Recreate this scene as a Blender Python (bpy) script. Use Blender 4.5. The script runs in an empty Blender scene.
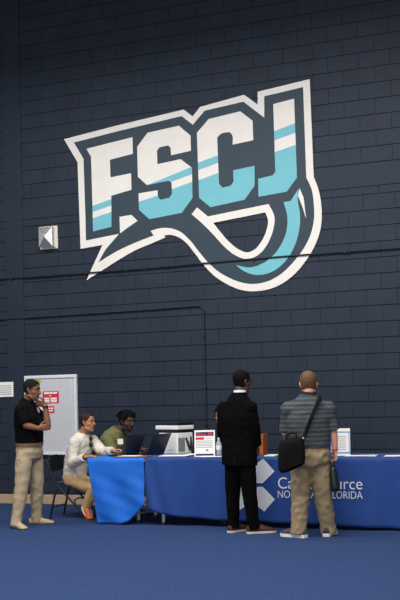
import bpy, bmesh, math, random
from mathutils import Vector, Matrix, noise

random.seed(7)
scene = bpy.context.scene
COL = scene.collection
V = Vector
PI = math.pi

# ---------------------------------------------------------------- camera frame
CAM_POS = V((5.0, -12.503, 1.4695))
CAM_R = V((0.93675682, 0.34917227, -0.02377771))
CAM_U = V((0.03004805, -0.01255145, 0.99946965))
CAM_F = V((-0.34868864, 0.93697449, 0.0222496))
FOC, CX, CY = 1000.0, 239.126, 374.559


def at(u, v, d):
    """pixel of the 400x600 photograph at d metres of depth -> world point"""
    return CAM_POS + d * (CAM_F + (u - CX) / FOC * CAM_R - (v - CY) / FOC * CAM_U)


def ony(u, v, y):
    d = CAM_F + (u - CX) / FOC * CAM_R - (v - CY) / FOC * CAM_U
    return CAM_POS + d * ((y - CAM_POS.y) / d.y)


RH = V((CAM_R.x, CAM_R.y, 0)).normalized()
FH = V((CAM_F.x, CAM_F.y, 0)).normalized()
UP = V((0, 0, 1))

# ---------------------------------------------------------------- materials
def lin(c):
    out = []
    for x in c[:3]:
        x = x / 255.0
        out.append(x / 12.92 if x <= 0.04045 else ((x + 0.055) / 1.055) ** 2.4)
    return (out[0], out[1], out[2], 1.0)


MATS = {}


def mat(name, rgb, rough=0.7, metal=0.0, spec=0.4, var=0.0, vscale=8.0, bump=0.0, bscale=60.0, sheen=0.0, trans=0.0):
    if name in MATS:
        return MATS[name]
    m = bpy.data.materials.new(name)
    m.use_nodes = True
    nt = m.node_tree
    b = nt.nodes['Principled BSDF']
    b.inputs['Base Color'].default_value = lin(rgb)
    b.inputs['Roughness'].default_value = rough
    b.inputs['Metallic'].default_value = metal
    b.inputs['Specular IOR Level'].default_value = spec
    if sheen:
        b.inputs['Sheen Weight'].default_value = sheen
    if trans:
        b.inputs['Transmission Weight'].default_value = trans
    tc = nt.nodes.new('ShaderNodeTexCoord')
    if var:
        n = nt.nodes.new('ShaderNodeTexNoise')
        n.inputs['Scale'].default_value = vscale
        n.inputs['Detail'].default_value = 4
        nt.links.new(tc.outputs['Object'], n.inputs['Vector'])
        r = nt.nodes.new('ShaderNodeMapRange')
        r.inputs['From Min'].default_value = 0.3
        r.inputs['From Max'].default_value = 0.7
        r.inputs['To Min'].default_value = 1 - var
        r.inputs['To Max'].default_value = 1 + var
        nt.links.new(n.outputs['Fac'], r.inputs['Value'])
        mx = nt.nodes.new('ShaderNodeMix')
        mx.data_type = 'RGBA'
        mx.blend_type = 'MULTIPLY'
        mx.inputs['Factor'].default_value = 1
        mx.inputs['A'].default_value = lin(rgb)
        nt.links.new(r.outputs['Result'], mx.inputs['B'])
        nt.links.new(mx.outputs['Result'], b.inputs['Base Color'])
    if bump:
        n2 = nt.nodes.new('ShaderNodeTexNoise')
        n2.inputs['Scale'].default_value = bscale
        n2.inputs['Detail'].default_value = 5
        nt.links.new(tc.outputs['Object'], n2.inputs['Vector'])
        bp = nt.nodes.new('ShaderNodeBump')
        bp.inputs['Strength'].default_value = bump
        bp.inputs['Distance'].default_value = 0.01
        nt.links.new(n2.outputs['Fac'], bp.inputs['Height'])
        nt.links.new(bp.outputs['Normal'], b.inputs['Normal'])
    MATS[name] = m
    return m


M_WALL = mat('navy_block_paint', (38, 47, 60), 0.55, spec=0.2, var=0.12, vscale=3, bump=0.35, bscale=45)
M_MORTAR = mat('navy_mortar', (36, 44, 55), 0.7, spec=0.1, bump=0.3)
M_SMOOTH = mat('navy_smooth_paint', (38, 47, 60), 0.55, spec=0.2, var=0.08, vscale=3, bump=0.12, bscale=25)
M_FLOOR = mat('blue_carpet', (48, 67, 107), 0.95, spec=0.1, var=0.2, vscale=30, bump=0.8, bscale=160)
M_BASE = mat('tan_base', (176, 150, 122), 0.6, var=0.06)
M_PIPE = mat('dark_pipe', (22, 26, 36), 0.5)
M_LWHITE = mat('logo_white', (228, 223, 216), 0.55, spec=0.3, var=0.03, vscale=4, bump=0.15, bscale=40)
M_LDARK = mat('logo_slate', (45, 61, 72), 0.55, spec=0.3, var=0.05, vscale=4, bump=0.2, bscale=40)
M_LTEAL = mat('logo_teal', (112, 183, 195), 0.55, spec=0.3, var=0.04, vscale=4, bump=0.15, bscale=40)
M_STEEL = mat('brushed_steel', (240, 238, 234), 0.22, metal=0.9, spec=0.5)
M_CREAM = mat('cream_plate', (214, 208, 196), 0.5)
M_WHITE = mat('white_plastic', (228, 228, 226), 0.45)
M_PAPER = mat('paper', (236, 234, 228), 0.8)
M_GREYTXT = mat('grey_print', (140, 142, 148), 0.8)
M_BOARD = mat('speckled_board', (192, 194, 198), 0.8, var=0.07, vscale=55)
M_FRAME = mat('pale_frame', (214, 218, 224), 0.45)
M_RED = mat('red_card', (205, 42, 66), 0.75)
M_ORANGE = mat('orange_card', (206, 150, 62), 0.75)
M_BLACKMET = mat('black_metal', (24, 24, 26), 0.4, spec=0.5)
M_BLACKPL = mat('black_plastic', (22, 23, 27), 0.35, spec=0.5)
M_SCREEN = mat('laptop_lid', (20, 26, 38), 0.4, spec=0.5)
M_TBLUE = mat('bright_blue_cloth', (15, 97, 194), 0.62, spec=0.3, var=0.05, vscale=5, sheen=0.1)
M_RBLUE = mat('royal_blue_cloth', (22, 60, 126), 0.65, spec=0.3, var=0.06, vscale=4, sheen=0.1)
M_TGREY = mat('cloth_print', (206, 208, 216), 0.7, var=0.05, vscale=30)
M_LEG = mat('white_leg', (222, 224, 226), 0.4)
M_BROWNBOX = mat('brown_leather', (168, 88, 40), 0.6, var=0.1, vscale=14)
M_CLIP = mat('brown_folder', (150, 100, 66), 0.6)
M_NAVYINK = mat('navy_print', (38, 44, 84), 0.8)
M_BLUEINK = mat('blue_print', (88, 150, 214), 0.8)
M_WATER = mat('clear_bottle', (214, 222, 232), 0.18, spec=0.5, trans=0.55)
M_LABELP = mat('bottle_label', (224, 228, 236), 0.5)

# ---------------------------------------------------------------- mesh helpers
def obj(name, me_or_bm, m=None, parent=None, smooth=False, loc=None):
    if isinstance(me_or_bm, bmesh.types.BMesh):
        me = bpy.data.meshes.new(name)
        bmesh.ops.recalc_face_normals(me_or_bm, faces=me_or_bm.faces)
        me_or_bm.to_mesh(me)
        me_or_bm.free()
    else:
        me = me_or_bm
        me.name = name
    if m is not None:
        ms = m if isinstance(m, (list, tuple)) else [m]
        for k in ms:
            me.materials.append(k)
    if smooth:
        for p in me.polygons:
            p.use_smooth = True
    o = bpy.data.objects.new(name, me)
    COL.objects.link(o)
    if parent is not None:
        o.parent = parent
    if loc is not None:
        o.location = loc
    return o


def tag(o, label, cat, group=None):
    o['label'] = label
    o['category'] = cat
    if group:
        o['group'] = group
    return o


def thing(name, label, cat, loc=(0, 0, 0), rz=0.0, group=None):
    o = bpy.data.objects.new(name, None)
    o.empty_display_size = 0.1
    COL.objects.link(o)
    o.location = loc
    o.rotation_euler = (0, 0, rz)
    return tag(o, label, cat, group)


def struct(name, bm, m, smooth=False):
    o = obj(name, bm, m, smooth=smooth)
    o['kind'] = 'structure'
    return o


def new():
    return bmesh.new()


def box(bm, x0, x1, y0, y1, z0, z1, bev=0.0, mtx=None):
    r = bmesh.ops.create_cube(bm, size=1.0)
    vs = r['verts']
    for v in vs:
        v.co = V(((x0 + x1) / 2 + v.co.x * (x1 - x0), (y0 + y1) / 2 + v.co.y * (y1 - y0), (z0 + z1) / 2 + v.co.z * (z1 - z0)))
    if bev:
        es = list({e for v in vs for e in v.link_edges})
        rr = bmesh.ops.bevel(bm, geom=es, offset=bev, segments=2, affect='EDGES', profile=0.5)
        vs = list({v for f in rr['faces'] for v in f.verts} | {v for v in vs if v.is_valid})
    if mtx is not None:
        for v in vs:
            v.co = mtx @ v.co
    return vs


def prism(bm, poly, off0, off1, axis):
    """poly of 2D points swept between two offsets. axis 'y': (x,z); 'z': (x,y); 'x': (y,z)"""
    def mk(p, o):
        if axis == 'y':
            return V((p[0], o, p[1]))
        if axis == 'z':
            return V((p[0], p[1], o))
        return V((o, p[0], p[1]))
    a = [bm.verts.new(mk(p, off0)) for p in poly]
    b = [bm.verts.new(mk(p, off1)) for p in poly]
    n = len(poly)
    bm.faces.new(a)
    bm.faces.new(b[::-1])
    for i in range(n):
        bm.faces.new((a[i], a[(i + 1) % n], b[(i + 1) % n], b[i]))


def perp(t):
    t = t.normalized()
    h = UP if abs(t.z) < 0.9 else V((1, 0, 0))
    a = h.cross(t).normalized()
    return a, t.cross(a).normalized()


def rings_to_mesh(bm, rings, seg=18, expo=2.0, cap=True):
    """rings: (centre, axis vector a, axis vector b)"""
    rows = []
    for c, a, b in rings:
        row = []
        for i in range(seg):
            t = 2 * PI * i / seg
            cs, sn = math.cos(t), math.sin(t)
            if expo != 2.0:
                cs = math.copysign(abs(cs) ** (2 / expo), cs)
                sn = math.copysign(abs(sn) ** (2 / expo), sn)
            row.append(bm.verts.new(c + a * cs + b * sn))
        rows.append(row)
    for r0, r1 in zip(rows, rows[1:]):
        for i in range(seg):
            j = (i + 1) % seg
            bm.faces.new((r0[i], r0[j], r1[j], r1[i]))
    if cap:
        bm.faces.new(rows[0][::-1])
        bm.faces.new(rows[-1])
    return rows


def tube(bm, pts, rad, seg=14, rnd=True, flat=1.0, side=None):
    """round tube through points with radius per point; rounded ends"""
    pts = [V(p) for p in pts]
    if not isinstance(rad, (list, tuple)):
        rad = [rad] * len(pts)
    n = len(pts)
    tang = []
    for i in range(n):
        if i == 0:
            t = pts[1] - pts[0]
        elif i == n - 1:
            t = pts[-1] - pts[-2]
        else:
            t = (pts[i + 1] - pts[i]).normalized() + (pts[i] - pts[i - 1]).normalized()
        tang.append(t.normalized())
    if side is not None:
        a = (side - tang[0] * side.dot(tang[0])).normalized()
    else:
        a, _ = perp(tang[0])
    rings = []

    def ring(c, t, r):
        nonlocal a
        a = (a - t * a.dot(t)).normalized()
        b = t.cross(a).normalized()
        rings.append((c, a * r, b * r * flat))
    if rnd:
        for f in (0.94, 0.7, 0.35):
            ring(pts[0] - tang[0] * rad[0] * f, tang[0], rad[0] * math.sqrt(1 - f * f))
    for i in range(n):
        ring(pts[i], tang[i], rad[i])
    if rnd:
        for f in (0.35, 0.7, 0.94):
            ring(pts[-1] + tang[-1] * rad[-1] * f, tang[-1], rad[-1] * math.sqrt(1 - f * f))
    rings_to_mesh(bm, rings, seg)


def ellipsoid(bm, c, r, mtx=None, u=16, v=10):
    res = bmesh.ops.create_uvsphere(bm, u_segments=u, v_segments=v, radius=1.0)
    for w in res['verts']:
        p = V((w.co.x * r[0], w.co.y * r[1], w.co.z * r[2]))
        if mtx is not None:
            p = mtx @ p
        w.co = V(c) + p
    return res['verts']


def remesh(bm, voxel, smooth=2, fac=0.5):
    me = bpy.data.meshes.new('tmp')
    bmesh.ops.recalc_face_normals(bm, faces=bm.faces)
    bm.to_mesh(me)
    bm.free()
    o = bpy.data.objects.new('tmp', me)
    COL.objects.link(o)
    r = o.modifiers.new('r', 'REMESH')
    r.mode = 'VOXEL'
    r.voxel_size = voxel
    r.use_smooth_shade = True
    if smooth:
        s = o.modifiers.new('s', 'SMOOTH')
        s.factor = fac
        s.iterations = smooth
    dg = bpy.context.evaluated_depsgraph_get()
    dg.update()
    out = bpy.data.meshes.new_from_object(o.evaluated_get(dg))
    bpy.data.objects.remove(o)
    bpy.data.meshes.remove(me)
    return out


def wrinkle(me, amp, scale=7.0, stretch=(1, 1, 1.6), seed=0.0):
    nr = [v.normal.copy() for v in me.vertices]
    for v, n in zip(me.vertices, nr):
        p = V((v.co.x * stretch[0], v.co.y * stretch[1], v.co.z * stretch[2])) * scale + V((seed, seed * 2, seed))
        a = noise.noise(p)
        b = noise.noise(p * 2.1 + V((5, 1, 2)))
        ridge = (1 - abs(a) * 2.2)
        v.co = v.co + n * amp * (0.9 * ridge + 0.6 * b - 0.4)


def rounded(pts):
    """rounds the runs of short edges (the curves) and keeps the straight edges and the corners"""
    P = [V((p[0], p[1])) for p in pts]
    n = len(P)
    T = []
    for i in range(n):
        e0, e1 = P[i] - P[i - 1], P[(i + 1) % n] - P[i]
        ok = e0.length < .36 and e1.length < .36 and e0.angle(e1) < math.radians(38) and n > 8
        T.append(((e0.normalized() * e1.length + e1.normalized() * e0.length).normalized()) if ok else None)
    out = []
    for i in range(n):
        j = (i + 1) % n
        e = P[j] - P[i]
        m0 = (T[i] if T[i] is not None else e.normalized()) * e.length
        m1 = (T[j] if T[j] is not None else e.normalized()) * e.length
        k = 6 if (T[i] is not None or T[j] is not None) else 1
        for q in range(k):
            u = q / k
            out.append(tuple(P[i] * (2 * u ** 3 - 3 * u * u + 1) + m0 * (u ** 3 - 2 * u * u + u) + P[j] * (-2 * u ** 3 + 3 * u * u) + m1 * (u ** 3 - u * u)))
    return out


def flat_poly(name, outer, holes, y, m, parent, thick=0.0006):
    """painted shape on the wall, from outlines in metres (x, z)"""
    cu = bpy.data.curves.new('tmpc', 'CURVE')
    cu.dimensions = '2D'
    cu.fill_mode = 'BOTH'
    cu.extrude = thick
    for pts in [rounded(outer)] + [rounded(h) for h in holes]:
        s = cu.splines.new('POLY')
        s.points.add(len(pts) - 1)
        for p, q in zip(s.points, pts):
            p.co = (q[0], q[1], 0, 1)
        s.use_cyclic_u = True
    o = bpy.data.objects.new('tmpc', cu)
    COL.objects.link(o)
    dg = bpy.context.evaluated_depsgraph_get()
    dg.update()
    me = bpy.data.meshes.new_from_object(o.evaluated_get(dg))
    bpy.data.objects.remove(o)
    for v in me.vertices:
        v.co = V((v.co.x, y - v.co.z, v.co.y))
    me.update()
    return obj(name, me, m, parent)


def text_mesh(s, width, height, thick=0.0008, spacing=1.0, thin=0.0):
    """letters laid out on x (0..width), z (0..height of capitals)"""
    cu = bpy.data.curves.new('tmpt', 'FONT')
    cu.body = s
    cu.size = 1.0
    cu.extrude = thick
    cu.space_character = spacing
    cu.offset = -thin
    o = bpy.data.objects.new('tmpt', cu)
    COL.objects.link(o)
    dg = bpy.context.evaluated_depsgraph_get()
    dg.update()
    me = bpy.data.meshes.new_from_object(o.evaluated_get(dg))
    bpy.data.objects.remove(o)
    xs = [v.co.x for v in me.vertices]
    ys = [v.co.y for v in me.vertices]
    x0, x1 = min(xs), max(xs)
    capz = max(ys)
    for v in me.vertices:
        v.co = V(((v.co.x - x0) / (x1 - x0) * width, -v.co.z, v.co.y / capz * height))
    return me

# ---------------------------------------------------------------- the setting
bm = new()
box(bm, -9, 10, -18, 0.3, -0.2, 0.0)
struct('floor', bm, M_FLOOR)

# block wall: every block face really stands proud of the mortar bed
bm = new()
rb = random.Random(3)
Hb, Lb, jt = 0.2032, 0.4064, 0.0045
for n in range(-1, 44):
    z0 = 0.1524 + n * Hb
    z1 = z0 + Hb
    if z1 <= 0.01:
        continue
    z0 = max(z0, 0.0)
    low_ = 1 if n < 20 else 0
    off = 2.08 + (0.0 if (n + low_) % 2 else Lb / 2) + (0.02 if low_ else 0)
    for k in range(-25, 20):
        x0 = off + k * Lb
        x1 = x0 + Lb
        if x0 < -7.6 or x1 > 9.4:
            continue
        dy = rb.uniform(-0.0008, 0.0008)
        f = [bm.verts.new(V(c)) for c in ((x0 + .0022, dy, z0 + jt + .0015), (x1 - .0022, dy, z0 + jt + .0015), (x1 - .0022, dy, z1 - jt - .0015), (x0 + .0022, dy, z1 - jt - .0015))]
        g = [bm.verts.new(V(c)) for c in ((x0 + .0004, 0.012, z0 + jt), (x1 - .0004, 0.012, z0 + jt), (x1 - .0004, 0.012, z1 - jt), (x0 + .0004, 0.012, z1 - jt))]
        bm.faces.new(f)
        for i in range(4):
            bm.faces.new((f[i], g[i], g[(i + 1) % 4], f[(i + 1) % 4]))
nb = len(bm.faces)
box(bm, -9, 10, 0.010, 0.3, 0, 9.2)
for i, f in enumerate(bm.faces):
    f.material_index = 0 if i < nb else 1
wall = struct('wall_back', bm, [M_WALL, M_MORTAR])

bm = new()
box(bm, -3.25, -2.958, -0.016, 0.02, 0.0, 9.2, bev=0.006)
struct('trim_1', bm, M_SMOOTH)
bm = new()
box(bm, -9, -3.25, -0.011, 0.02, 4.115, 4.41, bev=0.006)
box(bm, -2.958, 10, -0.011, 0.02, 4.115, 4.41, bev=0.006)
box(bm, -3.25, -2.958, -0.019, 0.02, 4.115, 4.41, bev=0.006)
struct('trim_2', bm, M_SMOOTH)
bm = new()
box(bm, -9, 10, -0.035, 0.0, 0.0, 0.135, bev=0.006)
struct('baseboard_back', bm, M_BASE)

# ---------------------------------------------------------------- wall emblem
LG = {
'white_outer': [(-2.237,5.214),(-1.345,5.316),(-0.365,5.41),(-0.234,5.301),(-0.122,5.416),(0.517,5.5),(0.706,5.345),(0.71,5.516),(1.431,5.588),(1.452,4.306),(1.519,4.103),(1.543,3.932),(1.547,3.814),(1.522,3.608),(1.442,3.406),(1.315,3.219),(1.147,3.047),(0.951,2.927),(0.755,2.873),(0.558,2.866),(0.388,2.9),(0.218,2.978),(0.048,3.091),(-0.116,3.256),(-0.265,3.452),(-0.38,3.592),(-0.497,3.675),(-0.616,3.712),(-0.692,3.709),(-0.683,3.681),(-0.922,3.605),(-1.107,3.55),(-1.389,3.43),(-1.676,3.289),(-1.918,3.169),(-1.834,3.325),(-1.652,3.652),(-2.004,3.622),(-2.01,4.036),(-2.024,4.86)],
'hole': [(0.031,3.823),(0.778,3.899),(0.812,3.785),(0.789,3.667),(0.708,3.514),(0.607,3.415),(0.514,3.39),(0.402,3.43),(0.261,3.543),(0.121,3.707)],
'dark': [(-2.075,5.147),(-1.347,5.232),(-0.397,5.323),(-0.234,5.185),(-0.056,5.356),(0.506,5.408),(0.794,5.158),(0.801,5.443),(1.339,5.495),(1.351,4.303),(1.376,4.254),(1.42,4.139),(1.443,3.954),(1.443,3.771),(1.392,3.566),(1.278,3.365),(1.123,3.193),(0.954,3.059),(0.757,2.979),(0.56,2.965),(0.391,3.002),(0.235,3.071),(0.107,3.148),(-0.035,3.272),(-0.177,3.437),(-0.32,3.62),(-0.466,3.749),(-0.584,3.797),(-0.765,3.815),(-0.902,3.79),(-0.858,3.722),(-1.151,3.642),(-1.449,3.538),(-1.721,3.411),(-1.606,3.578),(-1.493,3.689),(-1.389,3.787),(-1.914,3.735),(-1.914,4.028),(-1.926,4.899)],
'ring': [(-0.197,4.052),(-0.042,3.916),(0.826,4.007),(0.904,3.817),(0.893,3.712),(0.827,3.531),(0.683,3.356),(0.597,3.314),(0.484,3.304),(0.343,3.359),(0.202,3.472),(0.033,3.66),(-0.138,3.837),(-0.282,3.967)],
'piece': [(-1.375,4.024),(-1.188,4.036),(-1.098,3.945),(-1.255,3.86),(-1.372,3.791)],
'teal': [(1.244,4.169),(1.131,4.021),(1.034,4.012),(1.079,3.828),(1.066,3.645),(0.992,3.466),(0.849,3.304),(0.679,3.21),(0.538,3.185),(0.34,3.233),(0.451,3.145),(0.62,3.081),(0.732,3.079),(0.872,3.117),(1.042,3.238),(1.17,3.426),(1.238,3.631),(1.255,3.839),(1.227,4.039)],
'accent': [(1.258,4.175),(1.309,4.044),(1.337,3.767),(1.285,3.942),(1.234,4.078)],
'F': [(-1.875,5.036),(-1.147,5.119),(-1.146,4.886),(-1.507,4.84),(-1.503,4.591),(-1.181,4.618),(-1.18,4.386),(-1.497,4.331),(-1.504,3.894),(-1.796,3.853),(-1.797,4.217),(-1.804,4.914)],
'F1': [(-1.797,4.217),(-1.498,4.283),(-1.497,4.196),(-1.798,4.129)],
'F2': [(-1.797,4.041),(-1.499,4.105),(-1.504,3.894),(-1.796,3.853)],
'S': [(-0.915,5.154),(-0.439,5.196),(-0.27,5.039),(-0.269,4.833),(-0.566,4.802),(-0.572,4.907),(-0.607,4.944),(-0.738,4.931),(-0.778,4.888),(-0.774,4.702),(-0.426,4.735),(-0.26,4.599),(-0.262,4.189),(-0.424,3.998),(-0.914,3.952),(-1.07,4.096),(-1.073,4.325),(-0.782,4.342),(-0.77,4.236),(-0.74,4.205),(-0.604,4.221),(-0.564,4.272),(-0.569,4.432),(-0.613,4.456),(-0.939,4.427),(-1.077,4.557),(-1.079,4.977)],
'S1': [(-0.939,4.427),(-0.272,4.609),(-0.26,4.599),(-0.261,4.512),(-0.565,4.439),(-0.613,4.456)],
'S2': [(-1.072,4.208),(-0.773,4.269),(-0.77,4.236),(-0.74,4.205),(-0.604,4.221),(-0.564,4.272),(-0.565,4.335),(-0.261,4.408),(-0.262,4.189),(-0.424,3.998),(-0.914,3.952),(-1.07,4.096)],
'C': [(-0.0,5.234),(0.457,5.284),(0.63,5.137),(0.632,4.877),(0.338,4.848),(0.332,4.984),(0.299,5.023),(0.169,5.011),(0.118,4.967),(0.129,4.343),(0.179,4.284),(0.295,4.3),(0.339,4.349),(0.337,4.503),(0.643,4.533),(0.636,4.267),(0.49,4.093),(-0.001,4.037),(-0.165,4.18),(-0.175,5.069)],
'C1': [(-0.17,4.658),(0.121,4.728),(0.123,4.628),(-0.17,4.557)],
'C2': [(-0.167,4.42),(0.125,4.492),(0.129,4.343),(0.179,4.284),(0.295,4.3),(0.339,4.349),(0.337,4.503),(0.643,4.533),(0.636,4.267),(0.49,4.093),(-0.001,4.037),(-0.165,4.18)],
'J': [(0.924,5.323),(1.213,5.358),(1.226,4.315),(1.079,4.145),(0.688,4.115),(0.689,4.355),(0.891,4.38),(0.931,4.424)],
'J1': [(0.927,4.961),(1.216,5.033),(1.219,4.909),(0.928,4.841)],
'J2': [(0.928,4.684),(1.221,4.75),(1.226,4.315),(1.079,4.145),(0.688,4.115),(0.689,4.355),(0.891,4.38),(0.931,4.424)],
}
emb = thing('wall_emblem', 'huge white, teal and slate letter emblem painted high on the navy block wall', 'wall logo', (0.0, -0.012, 4.2))
def paint(name, key, layer, m, parent, holes=()):
    o = flat_poly(name, [(x, z) for x, z in LG[key]], [LG[h] for h in holes], -0.0125 - 0.0016 * layer, m, None)
    for v in o.data.vertices:
        v.co = v.co - V((0.0, -0.012, 4.2))
    o.parent = parent
    return o
paint('outline', 'white_outer', 0, M_LWHITE, emb, ('hole',))
paint('backing', 'dark', 1, M_LDARK, emb, ('hole',))
paint('tail_outline', 'ring', 2, M_LWHITE, emb, ('hole',))
paint('tail_chip', 'piece', 2, M_LWHITE, emb)
paint('tail_stripe', 'teal', 2, M_LTEAL, emb)
paint('tail_highlight', 'accent', 3, M_LWHITE, emb)
for ch in 'FSCJ':
    L_ = paint('letter', ch, 2, M_LWHITE, emb)
    L_['label'] = 'white block letter ' + ch + ' with teal bands'
    paint('band', ch + '1', 3, M_LTEAL, L_)
    paint('band', ch + '2', 3, M_LTEAL, L_)

# ---------------------------------------------------------------- conduits, vent, board, notices on the wall
bm = new()
pts = [V((-5 + 0.25 * i, -0.03, 3.267 + 0.0052 * (i * 0.25 - 1.6) + 0.006 * math.sin(i * 0.25 * 1.3))) for i in range(0, 53)]
tube(bm, pts, 0.011, seg=8)
c1 = obj('wall_cable', bm, M_PIPE, smooth=True)
tag(c1, 'long black cable running level across the wall over the emblem tail', 'cable', 'pipes on the wall')
for i in range(0, 9):
    bm = new()
    x = -4.4 + i * 1.25
    box(bm, x - .012, x + .012, -0.046, 0.0, 3.245 + 0.0052 * (x + 3.4), 3.275 + 0.0052 * (x + 3.4), bev=.003)
    obj('cable_clip', bm, M_PIPE, c1)
bm = new()
pts = [V((-5 + 0.3 * i, -0.022, 2.685 + 0.0075 * (i * 0.3 - 1.6))) for i in range(0, 15)]
pts = [p for p in pts if p.x < -0.3]
for i in range(0, 9):
    a = PI / 2 * i / 8
    pts.append(V((-0.235 + 0.095 * math.sin(a), -0.022, 2.622 + 0.095 * math.cos(a))))
pts += [V((-0.14, -0.022, z)) for z in (2.4, 2.0, 1.5, 1.0, 0.5, 0.14)]
tube(bm, pts, 0.0125, seg=10)
c2 = obj('wall_conduit', bm, M_SMOOTH, smooth=True)
tag(c2, 'navy painted conduit that bends down the wall beside the printer', 'conduit', 'pipes on the wall')
for z in (2.3, 1.6, 1.1):
    bm = new()
    box(bm, -0.165, -0.115, -0.037, 0.0, z, z + .025, bev=.003)
    obj('strap', bm, M_SMOOTH, c2)

vent = thing('vent_hood', 'square steel pyramid vent hood mounted on the wall left of the emblem', 'vent', (-2.515, 0, 3.82))
bm = new()
box(bm, -0.145, 0.145, -0.02, 0.0, -0.165, 0.165, bev=.004)
obj('mounting_plate', bm, M_CREAM, vent)
bm = new()
w, h = 0.112, 0.14
A = [V((-w, -0.02, -h)), V((w, -0.02, -h)), V((w, -0.02, h)), V((-w, -0.02, h))]
B = [V((-w, -0.105, -h)), V((w, -0.105, -h)), V((w, -0.105, h)), V((-w, -0.105, h))]
va = [bm.verts.new(p) for p in A]
vb = [bm.verts.new(p) for p in B]
ap = bm.verts.new(V((0, -0.15, 0)))
for i in range(4):
    j = (i + 1) % 4
    bm.faces.new((va[i], va[j], vb[j], vb[i]))
    bm.faces.new((vb[i], vb[j], ap))
bm.faces.new(va[::-1])
obj('hood', bm, M_STEEL, vent)

brd = thing('notice_board', 'grey speckled notice board in a pale frame behind the man in the black polo', 'board', (-2.54, 0, 1.27))
bx0, bx1, bz0, bz1 = -0.415, 0.44, -0.565, 0.575
bm = new()
box(bm, bx0 + .02, bx1 - .02, -0.03, 0.0, bz0 + .02, bz1 - .02)
obj('panel', bm, M_BOARD, brd)
for a in ((bx0, bx1, bz1 - .045, bz1), (bx0, bx1, bz0, bz0 + .04), (bx0, bx0 + .035, bz0 + .041, bz1 - .046), (bx1 - .04, bx1, bz0 + .041, bz1 - .046)):
    bm = new()
    box(bm, a[0], a[1], -0.045, 0.0, a[2], a[3], bev=.005)
    obj('frame_bar', bm, M_FRAME, brd)
bm = new()
box(bm, bx1 - .085, bx1 - .079, -0.036, -0.02, bz0 + .05, bz1 - .05)
obj('inner_bead', bm, M_FRAME, brd)

def wallcard(name, u0, v0, u1, v1, y, m, label, cat, group, marks=()):
    """flat card on the wall; marks in fractions (x0,x1,z0,z1,material), from its lower left"""
    p0 = ony(u0, v1, y)
    p1 = ony(u1, v0, y)
    W, H = p1.x - p0.x, p1.z - p0.z
    t = thing(name, label, cat, ((p0.x + p1.x) / 2, y, p0.z), group=group)
    bm = new()
    box(bm, -W / 2, W / 2, -0.002, 0.002, 0, H)
    obj('sheet', bm, m, t)
    for a in marks:
        bm = new()
        box(bm, -W / 2 + a[0] * W, -W / 2 + a[1] * W, -0.0032, -0.002, a[2] * H, a[3] * H)
        obj('printed_line', bm, a[4], t)
    return t
wallcard('notice', 42.8, 391, 58.7, 403.4, -0.033, M_RED, 'red notice with two columns of white print, on the board', 'notice', 'cards pinned to the board',
         [(.1, .42, .78, .92, M_PAPER), (.46, .62, .78, .92, M_PAPER), (.66, .9, .78, .92, M_PAPER), (.42, .52, .58, .66, M_PAPER)] +
         [(a, b, c, d, M_PAPER) for a, b in ((.12, .42), (.5, .88)) for c, d in ((.34, .46), (.2, .3), (.08, .16))])
wallcard('notice', 48.0, 406, 54.2, 413, -0.033, M_RED, 'small red notice on the board under the larger red one', 'notice', 'cards pinned to the board',
         [(.15, .4, .58, .78, M_PAPER), (.5, .85, .58, .78, M_PAPER), (.15, .8, .25, .42, M_PAPER)])
wallcard('notice', 33, 379.6, 40, 382.2, -0.047, M_ORANGE, 'thin orange strip at the top of the board frame', 'notice', 'cards pinned to the board')
wallcard('notice', 35.5, 401, 44.5, 410, -0.033, M_PAPER, 'plain white sheet on the board below the folded arm', 'notice', 'cards pinned to the board')
wallcard('wall_notice', -6, 381.8, 13.2, 397.2, -0.019, M_PAPER, 'white paper notice on the wall at the far left edge', 'notice', None,
         [(.1, .9, z, z + .05, M_GREYTXT) for z in (.72, .58, .44, .3, .16)])

# ---------------------------------------------------------------- tables and cloths
TZ = 0.775
def table(label, x0, x1, y0, y1, legs, cat='table', braces=()):
    t = thing('folding_table', label, cat, ((x0 + x1) / 2, (y0 + y1) / 2, 0), group='folding tables')
    o = V(t.location)
    bm = new()
    box(bm, x0 - o.x, x1 - o.x, y0 - o.y, y1 - o.y, TZ - 0.04, TZ, bev=.008)
    obj('tabletop', bm, M_LEG, t)
    for x, y in legs:
        bm = new()
        tube(bm, [V((x, y, 0.028)) - o, V((x, y, TZ - .041)) - o], 0.02, seg=12, rnd=False)
        l = obj('leg', bm, M_LEG, t, smooth=True)
        bm = new()
        tube(bm, [V((x, y, 0)) - o, V((x, y, 0.03)) - o], 0.024, seg=12, rnd=False)
        obj('foot', bm, M_BLACKPL, l)
    for a, b in braces:
        bm = new()
        tube(bm, [V(a) - o, V(b) - o], 0.016, seg=10)
        obj('brace', bm, M_LEG, t, smooth=True)
    return t
table('small folding table under the bright blue cloth', -0.87, -0.16, -1.88, -1.14,
      [(-0.345, -1.70), (-0.345, -1.22), (-0.80, -1.22), (-0.80, -1.70)], braces=[((-0.345, -1.70, .245), (-0.10, -1.64, .20)), ((-0.345, -1.7, .3), (-0.345, -1.22, .3))])
table('long folding table under the royal blue printed cloth', -0.12, 3.3, -1.88, -1.14,
      [(0.055, -1.855), (0.055, -1.2), (1.6, -1.6), (1.6, -1.2), (3.2, -1.6), (3.2, -1.2)], braces=[((0.055, -1.855, .4), (0.055, -1.2, .4))])

def interp(tab, x):
    if x <= tab[0][0]:
        return tab[0][1]
    for (a, b), (c, d) in zip(tab, tab[1:]):
        if x <= c:
            return b + (d - b) * (x - a) / (c - a)
    return tab[-1][1]

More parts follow.
